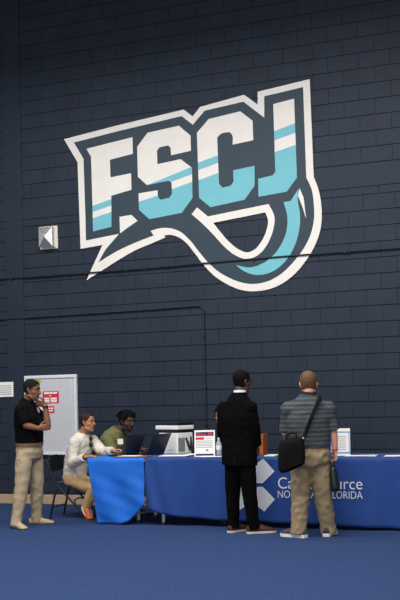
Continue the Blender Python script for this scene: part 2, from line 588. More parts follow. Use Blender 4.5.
def cloth_from(grid, name, m):
    bm = new()
    rows = [[bm.verts.new(p) for p in row] for row in grid]
    for r0, r1 in zip(rows, rows[1:]):
        for i in range(len(r0) - 1):
            bm.faces.new((r0[i], r0[i + 1], r1[i + 1], r1[i]))
    bmesh.ops.recalc_face_normals(bm, faces=bm.faces)
    r = bmesh.ops.solidify(bm, geom=list(bm.faces), thickness=0.003)
    return obj(name, bm, m, smooth=True)

CT = TZ + 0.005
bot = [(-.139, .228), (-.05, .185), (.07, .138), (.297, .107), (.816, .074), (2.158, .048), (2.85, .025), (3.4, .02)]
def frontB(x, f):
    """front drop of the royal cloth, f = 0 at the table edge .. 1 at the hem"""
    w = 0.011 * math.sin(x * 8.3 + 0.6) + 0.007 * math.sin(x * 17.1 + 2.0 * f) + 0.008 * math.sin(x * 3.1 + 1)
    left = math.exp(-max(0, x + .14) * 5)
    w += left * 0.02 * math.sin(x * 26 - f * 4)
    return -1.906 - 0.03 * f - w * (0.15 + f) * 1.3
grid = []
for i in range(0, 241):
    x = -.145 + 3.52 * i / 240
    hb = interp(bot, x)
    col = [V((x, -1.085 + 0.006 * math.sin(x * 9) * 1, CT - .40 * (1 - k / 6))) for k in range(0, 6)]
    col += [V((x, -1.09, CT - 0.004)), V((x, -1.10, CT))]
    col += [V((x, -1.10 - 0.79 * k / 10, CT + 0.0015 * math.sin(x * 7 + k * 1.3))) for k in range(1, 11)]
    col += [V((x, -1.900, CT - .003)), V((x, -1.905, CT - 0.010))]
    for k in range(1, 25):
        f = k / 24
        col.append(V((x, frontB(x, f), (CT - 0.010) * (1 - f) + hb * f)))
    grid.append(col)
clB = cloth_from(grid, 'printed_tablecloth', M_RBLUE)
tag(clB, 'royal blue tablecloth with white emblem and lettering draped over the long table', 'tablecloth', 'tablecloths')

def on_cloth(me, x0, z0):
    for v in me.vertices:
        x, z = v.co.x + x0, v.co.z + z0
        f = (CT - z) / (CT - interp(bot, x))
        v.co = V((x, frontB(x, f) - 0.0055 + v.co.y, z))
def fine_poly(poly, n=10):
    """filled polygon cut into small faces so that it follows the cloth"""
    bm = new()
    vs = [bm.verts.new(V((p[0], 0, p[1]))) for p in poly]
    bm.faces.new(vs)
    bmesh.ops.triangulate(bm, faces=bm.faces)
    for _ in range(4):
        bmesh.ops.subdivide_edges(bm, edges=[e for e in bm.edges if e.calc_length() > 0.02], cuts=1)
        bmesh.ops.triangulate(bm, faces=bm.faces)
    me = bpy.data.meshes.new('poly')
    bm.to_mesh(me)
    bm.free()
    return me
ax, az = 1.168, 0.476
kite = [(0.065, 0.235), (0.150, 0.296), (0.286, 0.155), (0.135, 0.018), (0.065, 0.022)]
for sx in (1, -1):
    for sz in (1, -1):
        me = fine_poly([(sx * a, sz * b) for a, b in kite])
        on_cloth(me, ax, az)
        e_ = obj('emblem_blade', me, M_TGREY, clB)
me = text_mesh('CareerSource', 0.955, 0.124, thin=.004)
on_cloth(me, 1.496, 0.442)
obj('cloth_lettering', me, M_TGREY, clB)
me = text_mesh('NORTHEAST FLORIDA', 0.96, 0.080, thin=.008)
on_cloth(me, 1.492, 0.340)
obj('cloth_lettering', me, M_TGREY, clB)

botA = [(0, -.758, .012), (.46, -.44, .013), (.62, -.34, .05), (1.0, -.13, .245)]
grid = []
for i in range(0, 71):
    s = i / 70
    xt = -.905 + .75 * s
    for (a, xa, za), (b, xb, zb) in zip(botA, botA[1:]):
        if a <= s <= b + 1e-9:
            t = (s - a) / (b - a)
            xb_, zb_ = xa + (xb - xa) * t, za + (zb - za) * t
    col = [V((xt, -1.12, CT - .2)), V((xt, -1.125, CT - .1)), V((xt, -1.13, CT - .004))]
    col += [V((xt, -1.14 - .755 * k / 8, CT + 0.001)) for k in range(0, 9)]
    col += [V((xt, -1.906, CT - .008))]
    for k in range(1, 31):
        f = k / 30
        x = xt * (1 - f) + xb_ * f
        z = (CT - .008) * (1 - f) + zb_ * f
        q = x * 0.75 + z * 0.55
        w = 0.016 * math.sin(q * 17 + 1.2) + 0.012 * math.sin((x - z * .35) * 15 + .5) + 0.003 * math.sin(z * 38 + x * 14)
        y = -1.91 - .045 * f - .012 - w * min(1, f * 2.2)
        col.append(V((x, y, z)))
    grid.append(col)
clA = cloth_from(grid, 'plain_tablecloth', M_TBLUE)
tag(clA, 'bright blue plain tablecloth hanging in loose folds at the left table', 'tablecloth', 'tablecloths')
bm = new()
x = -.912
prism(bm, [(-1.14, CT), (-1.905, CT), (-1.905, CT - .07), (-1.14, CT - .05)], x - .001, x + .001, 'x')
obj('side_hem', bm, M_TBLUE, clA)

# ---------------------------------------------------------------- things on the tables
def xa(u, y):
    return ony(u, 456, y).x
SURF = CT + 0.0035
def sheet(u0, u1, y, depth, label, m=M_PAPER, z=SURF, rz=0.0, thick=0.004, name='paper_sheet', cat='paper', group='papers on the tables'):
    x0, x1 = xa(u0, y), xa(u1, y)
    bm = new()
    w = (x1 - x0) / 2
    box(bm, -w, w, -depth / 2, depth / 2, 0, thick, bev=.0008)
    for v in bm.verts:
        v.co.z += 0.004 * (v.co.x / w) ** 2
    o = obj(name, bm, m, loc=((x0 + x1) / 2, y, z))
    o.rotation_euler = (0, 0, rz)
    return tag(o, label, cat, group)
sheet(117, 149, -1.74, .22, 'brown folder lying at the front of the left table by the laptops', M_CLIP, name='folder', cat='folder', group=None, thick=.006, rz=.05)
sheet(121, 140, -1.76, .17, 'white sheet lying on the brown folder', z=SURF + .0075, rz=-.08)
sheet(162, 189, -1.62, .24, 'wide white sheet in front of the printer', thick=.006, rz=.1)
sheet(187, 198, -1.34, .2, 'white sheet between the printer and the left sign')
sheet(202, 223, -1.81, .12, 'white sheet at the foot of the left sign', rz=.06)
sheet(267, 277.5, -1.68, .2, 'white sheet between the man in the suit and the shoulder bag', thick=.012)
sheet(346, 367, -1.72, .16, 'pale sheet just right of the sign with blue bands', M_PAPER, rz=.08, thick=.006)
sheet(368, 377, -1.76, .1, 'small bright card between two pale sheets on the right', M_WHITE, thick=.014)
sheet(385, 412, -1.72, .2, 'pale sheet running out of view at the right edge', rz=.05)

def laptop(near, ang, label):
    """lid edge runs from near corner at angle ang; keyboard half lies to its left"""
    e = V((math.cos(ang), math.sin(ang), 0))
    n = V((-e.y, e.x, 0))
    t = thing('laptop', label, 'laptop', (near.x, near.y, SURF), ang, 'laptops')
    bm = new()
    box(bm, 0, .31, 0, .205, 0.001, .018, bev=.004)
    b = obj('base', bm, M_BLACKPL, t)
    bm = new()
    for r in range(5):
        for c in range(12):
            box(bm, .022 + c * .0225, .041 + c * .0225, .02 + r * .02, .037 + r * .02, .018, .020)
    obj('keyboard', bm, M_BLACKMET, b)
    M = Matrix.Translation((0, 0, .019)) @ Matrix.Rotation(math.radians(28), 4, 'X')
    bm = new()
    box(bm, 0, .31, -.006, .006, 0, .275, bev=.004, mtx=M)
    lid = obj('lid', bm, M_SCREEN, t)
    bm = new()
    box(bm, .012, .298, .0062, .007, .02, .255, mtx=M)
    obj('screen', bm, mat('lit_screen', (150, 170, 200), 0.3), lid)
    for x in (.06, .27):
        bm = new()
        tube(bm, [V((x - .02, 0, .015)), V((x + .02, 0, .015))], .007, seg=8, rnd=False)
        obj('hinge', bm, M_BLACKMET, t)
laptop(V((xa(120.5, -1.74), -1.74, 0)), math.radians(72), 'black laptop in front of the man in the white shirt')
laptop(V((xa(146.5, -1.55), -1.55, 0)), math.radians(72), 'black laptop between the man in green and the printer')

K = V((xa(177.5, -1.30), -1.30, SURF))
pr = thing('printer', 'white printer with a black lid standing on the long table', 'printer', K, math.radians(-25))
bm = new()
box(bm, -.35, 0, 0, .26, 0, .262, bev=.012)
body_ = obj('body', bm, M_WHITE, pr)
bm = new()
box(bm, -.345, -.005, .005, .255, .2625, .30, bev=.004)
obj('paper_slot', bm, M_BLACKPL, pr)
bm = new()
box(bm, -.40, .012, -.012, .27, .3005, .352, bev=.01)
obj('output_tray', bm, M_WHITE, pr)
bm = new()
box(bm, -.24, .01, .0, .268, .3525, .392, bev=.008)
obj('lid', bm, mat('printer_lid', (24, 26, 30), .5), pr)
bm = new()
box(bm, -.39, -.26, .0, .25, .3525, .366, bev=.004)
obj('control_panel', bm, M_BLACKPL, pr)
bm = new()
for k in range(6):
    box(bm, .0, .004, .02 + k * .018, .029 + k * .018, .03, .2)
obj('vent_slats', bm, M_BLACKPL, pr)
bm = new()
tube(bm, [V((.01, .14, .19)), V((.02, .17, .1)), V((.012, .19, .05)), V((.022, .205, .12)), V((.01, .215, .2)), V((.03, .22, .02))], .014, seg=8)
obj('power_cord', bm, M_BLACKPL, pr, smooth=True)
bm = new()
box(bm, -.18, -.04, -.004, .002, .05, .058)
obj('tray_handle', bm, mat('pale_grey_plastic', (190, 192, 196), .5), pr)

def table_sign(u0, u1, v0, v1, y, rz, label, marks, name='table_sign', side_foot=True, lean=0.1):
    p0, p1 = ony(u0, v1, y), ony(u1, v0, y)
    W, H = (p1.x - p0.x) / math.cos(rz), p1.z - SURF
    t = thing(name, label, 'sign', ((p0.x + p1.x) / 2, y, SURF), rz, 'table top signs')
    Mx = Matrix.Rotation(-lean, 4, 'X')
    bm = new()
    box(bm, -W / 2, W / 2, -0.003, 0.003, 0.003, H, bev=.001, mtx=Mx)
    s = obj('panel', bm, M_PAPER, t)
    bm = new()
    box(bm, -W / 2, W / 2, -0.012, .09, 0.0, 0.0028)
    box(bm, -W / 2 + .03, W / 2 - .03, .055, .06, 0.0029, H * .5, mtx=Matrix.Translation((0, .03, 0)) @ Matrix.Rotation(.25, 4, 'X'))
    obj('stand', bm, mat('clear_acrylic', (226, 228, 232), .15), t)
    for a in marks:
        bm = new()
        box(bm, -W / 2 + a[0] * W, -W / 2 + a[1] * W, -0.0042 - (0.0006 if len(a) > 5 else 0), -0.0029, a[2] * H, a[3] * H, mtx=Mx)
        obj('printed_block', bm, a[4], s)
    return t
mk = [(.07, .93, .78, .93, M_NAVYINK), (.1, .3, .89, .915, M_GREYTXT, 1), (.13, .26, .80, .86, M_RED, 1), (.28, .38, .80, .86, M_RED, 1), (.40, .56, .80, .86, M_RED, 1), (.68, .86, .80, .90, M_RED, 1),
      (.06, .47, .64, .73, M_RED), (.55, .86, .67, .69, M_GREYTXT), (.07, .93, .04, .11, M_NAVYINK), (.56, .68, .2, .28, M_GREYTXT)]
mk += [(.08, .88, z, z + .018, M_GREYTXT) for z in (.58, .52, .46, .40, .34)]
table_sign(195.5, 213.6, 430, 456, -1.74, math.radians(14), 'white sign with a navy and red heading beside the water bottle', mk)
mk = [(0, 1, .84, .885, M_BLUEINK), (0, 1, .08, .13, M_BLUEINK), (0, .04, .13, .84, M_BLUEINK), (.93, .97, .13, .84, M_BLUEINK)]
mk += [(.16, .8, z, z + .018, M_GREYTXT) for z in (.7, .63, .56, .49, .42, .35, .28, .21)]
table_sign(331, 349.5, 428.2, 455.5, -1.6, math.radians(4), 'white sign with blue bands standing right of the man in the grey polo', mk, lean=.05)

bt = thing('water_bottle', 'clear plastic water bottle right of the sign with the red heading', 'bottle', (xa(219, -1.66), -1.66, SURF))
def lathe(prof, seg=20):
    bm = new()
    rings_to_mesh(bm, [(V((0, 0, z)), V((r, 0, 0)), V((0, r, 0))) for r, z in prof], seg)
    return bm
obj('bottle_body', lathe([(.026, 0), (.032, .006), (.033, .03), (.031, .05), (.033, .07), (.033, .125), (.031, .145), (.022, .168), (.013, .182), (.0125, .195)]), M_WATER, bt, smooth=True)
obj('bottle_label', lathe([(.0336, .075), (.034, .077), (.034, .123), (.0336, .125)]), M_LABELP, bt, smooth=True)
obj('bottle_cap', lathe([(.0145, .1955), (.0145, .212), (.012, .214)]), M_WHITE, bt, smooth=True)

bbx0, bbx1 = xa(260.6, -1.36), xa(265.6, -1.36)
bb = thing('upright_file_box', 'orange brown upright box on the table beside the man in the suit', 'box', ((bbx0 + bbx1) / 2, -1.36, SURF))
w = (bbx1 - bbx0) / 2
bm = new()
box(bm, -w, w, -.08, .08, 0, .225, bev=.004)
obj('box_body', bm, M_BROWNBOX, bb)
bm = new()
box(bm, -w - .002, w + .002, -.082, .082, .2255, .24, bev=.003)
obj('box_lid', bm, M_BROWNBOX, bb)

# ---------------------------------------------------------------- folding chair
def bar(bm, pts, r=.0135):
    tube(bm, pts, r, seg=10)
def folding_chair(loc, rz, label):
    t = thing('folding_chair', label, 'chair', (loc[0], loc[1], 0), rz, 'folding chairs')
    bm = new()
    for s in (0,):
        rr = []
        for i in range(-8, 9):
            a = i / 8
            yy = a * .205
            xx = -.262 + .03 * a * a
            z1 = .785 - .05 * max(0, abs(a) - .55) ** 2 / .2
            z0 = .585 + .03 * max(0, abs(a) - .6) ** 2 / .16
            rr.append((xx, yy, z0, z1))
        A = [[bm.verts.new(V((x + dx - (z - .68) * .22, y, z))) for z in (z0, (z0 + z1) / 2, z1)] for x, y, z0, z1 in rr for dx in (-.008,)]
        B = [[bm.verts.new(V((x + dx - (z - .68) * .22, y, z))) for z in (z0, (z0 + z1) / 2, z1)] for x, y, z0, z1 in rr for dx in (.008,)]
        for i in range(len(rr) - 1):
            for k in range(2):
                bm.faces.new((A[i][k], A[i][k + 1], A[i + 1][k + 1], A[i + 1][k]))
                bm.faces.new((B[i][k], B[i + 1][k], B[i + 1][k + 1], B[i][k + 1]))
            bm.faces.new((A[i][0], A[i + 1][0], B[i + 1][0], B[i][0]))
            bm.faces.new((A[i][2], B[i][2], B[i + 1][2], A[i + 1][2]))
        for i in (0, len(rr) - 1):
            for k in range(2):
                bm.faces.new((A[i][k], B[i][k], B[i][k + 1], A[i][k + 1]))
    obj('backrest', bm, M_BLACKPL, t, smooth=False)
    bm = new()
    box(bm, -.17, .21, -.195, .195, .425, .447, bev=.01)
    obj('seat', bm, M_BLACKPL, t)
    for s in (-1, 1):
        bm = new()
        bar(bm, [(-.275, s * .2, .72), (-.25, s * .215, .64), (-.185, s * .215, .47), (-.09, s * .215, .36), (.24, s * .215, .012)])
        obj('leg', bm, M_BLACKMET, t, smooth=True)
        bm = new()
        bar(bm, [(-.235, s * .23, .012), (-.16, s * .23, .33), (-.10, s * .21, .415)])
        obj('leg', bm, M_BLACKMET, t, smooth=True)
    bm = new()
    bar(bm, [(-.205, -.23, .14), (-.205, .23, .14)], .009)
    obj('crossbar', bm, M_BLACKMET, t, smooth=True)
    bm = new()
    bar(bm, [(.11, -.215, .15), (.06, -.15, .22), (.05, 0, .235), (.06, .15, .22), (.11, .215, .15)], .009)
    obj('crossbar', bm, M_BLACKMET, t, smooth=True)
    return t
def dup(root, loc, rz, label):
    r = root.copy()
    COL.objects.link(r)
    r.location = loc
    r.rotation_euler = (0, 0, rz)
    r['label'] = label
    for ch in list(root.children):
        c = ch.copy()
        COL.objects.link(c)
        c.parent = r
        for g in ch.children:
            d = g.copy()
            COL.objects.link(d)
            d.parent = c
    return r
ch0 = folding_chair((-1.44, -1.31), math.radians(9), 'black folding chair under the seated man in the white shirt')

# ---------------------------------------------------------------- people
SK_DARK = (96, 62, 46)
SK_MID = (120, 78, 56)
SK_TAN = (178, 122, 92)
SK_PALE = (206, 150, 126)
M_EYEW = mat('eye_white', (150, 138, 126), 0.4)
M_IRIS = mat('dark_iris', (30, 22, 18), 0.25)
M_HAIRB = mat('black_hair', (13, 11, 11), 0.85, spec=0.12, var=0.25, vscale=60, bump=0.6, bscale=140)
M_HAIRD = mat('dark_brown_hair', (38, 29, 25), 0.7, spec=0.25, var=0.25, vscale=60, bump=0.6, bscale=140)
M_HAIRR = mat('reddish_brown_hair', (98, 70, 46), 0.75, spec=0.3, var=0.25, vscale=60, bump=0.6, bscale=140)
M_SOLE = mat('pale_sole', (216, 206, 186), 0.6)

HEAD_RINGS = [(-.117, .052, .018, .016), (-.110, .046, .036, .036), (-.094, .036, .049, .056), (-.07, .025, .058, .072), (-.04, .014, .064, .083),
              (-.01, .004, .069, .091), (.02, -.002, .074, .097), (.05, -.006, .0755, .097), (.078, -.009, .070, .089), (.10, -.011, .056, .071),
              (.114, -.012, .037, .047), (.121, -.012, .014, .018)]


def frame(face, tilt_up=UP):
    f = face.normalized()
    r = f.cross(tilt_up).normalized()
    u = r.cross(f).normalized()
    return r, f, u


class Head:
    def __init__(self, c, face, s=1.0, roll=0.0):
        self.c = V(c)
        up = (UP + RH * roll).normalized()
        self.r, self.f, self.u = frame(V(face), up)
        self.s = s

    def w(self, x, y, z):
        return self.c + (self.r * x + self.f * y + self.u * z) * self.s

    def loc(self, p):
        d = (p - self.c) / self.s
        return V((d.dot(self.r), d.dot(self.f), d.dot(self.u)))

    def build(self, bm):
        rings = []
        for z, cy, rx, ry in HEAD_RINGS:
            rings.append((self.w(0, cy, z), self.r * rx * self.s, self.f * ry * self.s))
        rings_to_mesh(bm, rings, 24, 2.25)
        s = self.s
        tube(bm, [self.w(0, .082, .026), self.w(0, .096, .004), self.w(0, .108, -.022)], [.009 * s, .011 * s, .014 * s], 10)
        for q in (-1, 1):
            tube(bm, [self.w(q * .012, .09, -.024), self.w(q * .016, .086, -.026)], .009 * s, 8)
            tube(bm, [self.w(q * .012, .088, .033), self.w(q * .05, .072, .034)], .011 * s, 8)
            tube(bm, [self.w(q * .045, .062, -.02), self.w(q * .055, .045, -.02)], .017 * s, 8)
            tube(bm, [self.w(q * .071, .0, .024), self.w(q * .081, -.012, .02), self.w(q * .083, -.014, .0), self.w(q * .075, -.002, -.03)], [.009 * s, .011 * s, .011 * s, .008 * s], 8, flat=.75)
            tube(bm, [self.w(q * .056, .0, -.06), self.w(q * .045, .045, -.09), self.w(q * .012, .075, -.104)], .017 * s, 8)
        tube(bm, [self.w(-.018, .083, -.053), self.w(0, .09, -.052), self.w(.018, .083, -.053)], .0085 * s, 8)
        tube(bm, [self.w(-.016, .082, -.066), self.w(0, .088, -.066), self.w(.016, .082, -.066)], .009 * s, 8)
        ellipsoid(bm, self.w(0, .068, -.1), (.022 * s, .022 * s, .02 * s))

    def shell(self, name, m, parent, base, keep, off=.008, bumps=0.0, seed=0.0, thick=.012):
        """hair: a thick shell over the skull where keep(theta, z) holds (theta 0 = front)"""
        bm = new()
        seg = 48
        rows = []
        zs = []
        N = 34
        for i in range(N):
            z = -.09 + (.1235 + .09) * i / (N - 1)
            zs.append(z)
            for (a, b) in zip(HEAD_RINGS, HEAD_RINGS[1:]):
                if a[0] <= z <= b[0] + 1e-6 or b is HEAD_RINGS[-1]:
                    t = min(1, max(0, (z - a[0]) / (b[0] - a[0])))
                    cy, rx, ry = (a[k] + (b[k] - a[k]) * t for k in (1, 2, 3))
                    if a[0] <= z <= b[0] + 1e-6:
                        break
            if z > .121:
                rx = ry = .004
            row = []
            for j in range(seg):
                th = 2 * PI * j / seg
                o = off + bumps * noise.noise(V((math.sin(th) * 9 + seed, math.cos(th) * 9, z * 90)))
                top = max(0, (z - .07) / .05)
                p = self.w((rx + o * (1 - .25 * top)) * math.sin(th), cy + (ry + o * (1 - .25 * top)) * math.cos(th), z + o * top)
                row.append(bm.verts.new(p - base))
            rows.append(row)
        for i in range(N - 1):
            for j in range(seg):
                th = 2 * PI * (j + .5) / seg
                if th > PI:
                    th = 2 * PI - th
                if keep(th, (zs[i] + zs[i + 1]) / 2):
                    k = (j + 1) % seg
                    bm.faces.new((rows[i][j], rows[i][k], rows[i + 1][k], rows[i + 1][j]))
        for v in [v for v in bm.verts if not v.link_faces]:
            bm.verts.remove(v)
        bmesh.ops.recalc_face_normals(bm, faces=bm.faces)
        bmesh.ops.solidify(bm, geom=list(bm.faces), thickness=thick)
        return obj(name, bm, m, parent, smooth=True)


def hand(bm, wrist, d, thumb, curl=0.35, s=1.0, left=False):
    """palm, four unequal bent fingers and a thumb. d: wrist->fingers, thumb: towards the thumb side; fingers curl to the palm normal"""
    x = d.normalized()
    y = (thumb - x * thumb.dot(x)).normalized()
    n = x.cross(y) if left else y.cross(x)      # the palm faces n
    def P(a, b, c=0.0):
        return V(wrist) + (x * a + y * b + n * c) * s
    rings = [(P(a, b), y * w * s, n * t * s) for a, b, w, t in ((-.02, 0, .026, .02), (.01, .0, .029, .019), (.04, .002, .037, .017), (.07, .0, .041, .015), (.092, 0, .040, .012), (.098, 0, .03, .008))]
    rings_to_mesh(bm, rings, 14, 2.4)
    for b, L, r, sp in ((.031, .070, .0088, .10), (.0105, .078, .0092, .03), (-.0105, .072, .0088, -.04), (-.030, .056, .0078, -.12)):
        p = P(.085, b)
        a = 0.15
        pts = [p]
        q = p.copy()
        for k, f in enumerate((.45, .32, .26)):
            a += curl * (1.0 if k else .7)
            dirv = x * math.cos(a) + n * math.sin(a) + y * sp
            q = q + dirv.normalized() * L * f * s
            pts.append(q.copy())
        tube(bm, pts, [r * s, r * s, r * .92 * s, r * .78 * s], 10)
    p0 = P(.018, .022, .004)
    p1 = P(.045, .05, .014)
    p2 = P(.072, .062, .024)
    p3 = P(.094, .060, .034)
    tube(bm, [p0, p1, p2, p3], [.014 * s, .0125 * s, .0105 * s, .0085 * s], 10)


def lerp(a, b, t):
    return a + (b - a) * t


class Person:
    """joints are world points; everything is stored relative to the base on the floor"""
    def __init__(self, label, base, skin, J, L, head, group='people at the tables', width=1.0, depth=1.0):
        self.base = V((base[0], base[1], 0))
        self.J = J
        self.L = L.normalized()
        self.head = head
        self.skin = skin
        self.w, self.dp = width, depth
        self.root = thing('person', label, 'person', self.base, group=group)

    def lo(self, bm):
        for v in bm.verts:
            v.co = v.co - self.base

    def torso(self, bm, off=0.0, low=0.0, dims=None, expo=2.4, top=True):
        J, L = self.J, self.L
        dims = dims or dict(pel=(.168, .112), wai=(.158, .105), che=(.182, .122), sho=(.172, .095), tra=(.085, .068))
        ax = [J['pel'], J['wai'], J['che'], J['sho'], J['neck']]
        tang = [(ax[min(i + 1, 4)] - ax[max(i - 1, 0)]).normalized() for i in range(5)]
        keys = ['pel', 'wai', 'che', 'sho', 'tra']
        rings = []
        def add(c, t, w, d):
            a = (L - t * L.dot(t)).normalized()
            rings.append((c, a * (w * self.w + off), t.cross(a).normalized() * (d * self.dp + off)))
        if low > 0:
            add(ax[0] - tang[0] * low, tang[0], dims['pel'][0], dims['pel'][1])
        for i in range(5 if top else 4):
            w, d = dims[keys[i]]
            add(ax[i], tang[i], w, d)
            if i < 4:
                w2, d2 = dims[keys[i + 1]]
                if i == 3:
                    add(lerp(ax[i], ax[i + 1], .5), tang[i], (w * .45 + w2 * .55), (d + d2) / 2)
                else:
                    add(lerp(ax[i], ax[i + 1], .5), (tang[i] + tang[i + 1]).normalized(), (w + w2) / 2, (d + d2) / 2)
        if low < 0:         # hem above the pelvis: cut the rings below it
            cut = J['pel'].z - low
            full = rings
            rings = [q for q in full if q[0].z > cut + .004]
            lowr = [q for q in full if q[0].z <= cut + .004][-1]
            f = (cut - lowr[0].z) / (rings[0][0].z - lowr[0].z)
            rings.insert(0, tuple(lerp(x, y, f) for x, y in zip(lowr, rings[0])))
        rings_to_mesh(bm, rings, 24, expo)

    def body(self, hands, feet=True, beard=None, lips=None, brow=True):
        J = self.J
        bm = new()
        self.torso(bm, -.012)
        h = self.head
        tube(bm, [J['neck'] - (h.w(0, 0, 0) - J['neck']).normalized() * .05, J['neck'], h.w(0, -.018, -.07), h.w(0, -.012, -.02)], [.066, .058, .054, .055], 16)
        h.build(bm)
        for s in 'LR':
            tube(bm, [lerp(J['s' + s], J['sho'], .35), J['s' + s], lerp(J['s' + s], J['e' + s], .5), J['e' + s]], [.05, .052, .046, .039], 14)
            tube(bm, [J['e' + s], lerp(J['e' + s], J['w' + s], .3), lerp(J['e' + s], J['w' + s], .75), J['w' + s]], [.038, .041, .032, .027], 14)
            if hands.get(s):
                dv, th, cu = hands[s]
                hand(bm, J['w' + s], dv, th, cu, left=(s == 'L'))
            tube(bm, [J['h' + s], lerp(J['h' + s], J['k' + s], .5), J['k' + s]], [.082, .072, .054], 14)
            tube(bm, [J['k' + s], lerp(J['k' + s], J['a' + s], .3), lerp(J['k' + s], J['a' + s], .8), J['a' + s]], [.052, .055, .038, .034], 14)
            td = J['t' + s]
            tube(bm, [J['a' + s], J['a' + s] - UP * .03 + td * .03, J['a' + s] - UP * .04 + td * .07], [.033, .026, .018], 10)
        self.lo(bm)
        me = remesh(bm, .0046, 3)
        mats = [self.skin]
        for q in (M_EYEW, M_IRIS):
            mats.append(q)
        mats.append(beard[0] if beard else self.skin)
        mats.append(lips or self.skin)
        mats.append(brow if isinstance(brow, bpy.types.Material) else M_HAIRB)
        o = obj('body', me, mats, self.root, smooth=True)
        for p in me.polygons:
            q = h.loc(p.center + self.base)
            if abs(q.x) > .1 or abs(q.z) > .13 or q.y < 0.01:
                continue
            ax_ = abs(q.x)
            if q.y > .05:
                e = ((ax_ - .031) / .012) ** 2 + ((q.z - .012) / .006) ** 2
                if e < 1:
                    p.material_index = 2 if abs(ax_ - .031) < .0062 else 1
                    continue
                if .014 < ax_ < .052 and .031 < q.z < .041:
                    p.material_index = 5
                    continue
                if ax_ < .024 and -.072 < q.z < -.05:
                    p.material_index = 4
                    continue
            if beard and beard[1](q):
                p.material_index = 3
        return o

    def garment(self, name, m, build, voxel=.009, smooth=3, amp=.004, scale=8, seed=0.0, label=None, kst=(1, 1, 1.3)):
        bm = new()
        build(bm)
        self.lo(bm)
        me = remesh(bm, voxel, smooth)
        if amp:
            wrinkle(me, amp, scale, stretch=kst, seed=seed)
        o = obj(name, me, m, self.root, smooth=True)
        if label:
            o['label'] = label
        return o

    def top(self, name, m, off=.014, low=.06, sleeve=None, r=(.075, .066, .06, .052), dims=None, neck=True, **kw):
        J = self.J
        def build(bm):
            self.torso(bm, off, low, dims)
            for s in 'LR':
                a, e, w = J['s' + s], J['e' + s], J['w' + s]
                if sleeve == 'short':
                    t = kw_short
                    tube(bm, [lerp(a, J['sho'], .4), a, lerp(a, e, .5), lerp(a, e, t)], [r[0], r[0], r[1] * 1.02, r[1]], 16, rnd=False)
                    ellipsoid(bm, a, (r[0] * .99,) * 3)
                else:
                    tube(bm, [lerp(a, J['sho'], .4), a, lerp(a, e, .5), e], [r[0], r[0], r[1], r[2]], 16)
                    tube(bm, [e, lerp(e, w, .45), lerp(e, w, .94)], [r[2], r[2] * .95, r[3]], 16, rnd=False)
                    ellipsoid(bm, a, (r[0] * .99,) * 3)
        kw_short = kw.pop('short', .85)
        return self.garment(name, m, build, **kw)

    def trousers(self, m, rt=.098, rk=.075, ra=.07, hem=.02, waist_w=(.172, .118), name='trousers', seat_drop=.06, **kw):
        J, L = self.J, self.L
        def build(bm):
            up = (J['wai'] - J['pel']).normalized()
            hm = (J['hL'] + J['hR']) / 2
            a = (L - up * L.dot(up)).normalized()
            b = up.cross(a).normalized()
            W, D = waist_w[0] * self.w, waist_w[1] * self.dp
            top = lerp(J['pel'], J['wai'], kw_wt)
            rings_to_mesh(bm, [(top, a * W, b * D), (lerp(top, J['pel'], .6), a * W * 1.03, b * D * 1.06), (J['pel'], a * W * 1.06, b * D * 1.12), (hm - up * .03, a * W * 1.02, b * D * 1.05), (hm - up * seat_drop, a * W * .8, b * D * .8)], 24, 2.5)
            for s in 'LR':
                h, k, an = J['h' + s], J['k' + s], J['a' + s]
                d = (k - an).normalized()
                tube(bm, [h + up * .07, h, lerp(h, k, .35), lerp(h, k, .8), k, lerp(k, an, .4), lerp(k, an, .85), an - d * hem], [rt * .72, rt * .98, rt * .97, rk * 1.08, rk, rk * .95, ra * .97, ra * 1.03], 18, rnd=False)
        kw_wt = kw.pop('wt', .55)
        kw.setdefault('kst', (1.5, 1.5, .75))
        return self.garment(name, m, build, **kw)

    def shoe(self, s, m, sole=M_SOLE, L=.29, W=.1, H=.085, heel=.085, st=.022, pitch=0.0, label=None, zoff=0.0):
        J = self.J
        d = V((J['t' + s].x, J['t' + s].y, 0)).normalized()
        a = J['a' + s]
        org = V((a.x, a.y, zoff)) - d * heel
        side = d.cross(UP)
        prof = [(0.0, .55, .80), (.02, .74, .95), (.08, .80, 1.0), (.14, .82, .98), (.18, .90, .80), (.22, .98, .66), (.25, .94, .55), (.275, .76, .45), (.29, .42, .32)]
        k = L / .29
        def pt(x, y, z):
            # pitch lifts the heel about the toe
            x = x * k
            if pitch:
                xr = x - L * .8
                c, sn = math.cos(pitch), math.sin(pitch)
                x, z = L * .8 + xr * c + z * sn, max(0, -xr) * sn + z * c if xr < 0 else z
            return org + d * x + side * y + UP * z - self.base
        bm = new()
        rows = []
        seg = 16
        for x, w, h in prof:
            row = []
            for i in range(seg):
                t = 2 * PI * i / seg
                cy = math.copysign(abs(math.cos(t)) ** .8, math.cos(t))
                cz = math.sin(t)
                z = st * .8 + (H * h - st * .8) * (max(0, cz) ** .75)
                row.append(bm.verts.new(pt(x, cy * W / 2 * w * (1 if cz < .3 else 1 - .35 * (cz - .3)), z)))
            rows.append(row)
        for r0, r1 in zip(rows, rows[1:]):
            for i in range(seg):
                j = (i + 1) % seg
                bm.faces.new((r0[i], r0[j], r1[j], r1[i]))
        bm.faces.new(rows[0][::-1])
        bm.faces.new(rows[-1])
        o = obj('shoe', bm, m, self.root, smooth=True)
        if label:
            o['label'] = label
        bm = new()
        up_, lo_ = [], []
        outline = [(x, w) for x, w, h in prof] 
        pts2 = [(x, w) for x, w in outline] + [(x, -w) for x, w in outline[::-1]]
        a_ = [bm.verts.new(pt(x * 1.0 + (.004 if x > .28 else -.003 if x < .01 else 0), w * W / 2 * 1.05, st)) for x, w in pts2]
        b_ = [bm.verts.new(pt(x * 1.0 + (.004 if x > .28 else -.003 if x < .01 else 0), w * W / 2 * 1.05, .0005)) for x, w in pts2]
        bm.faces.new(a_)
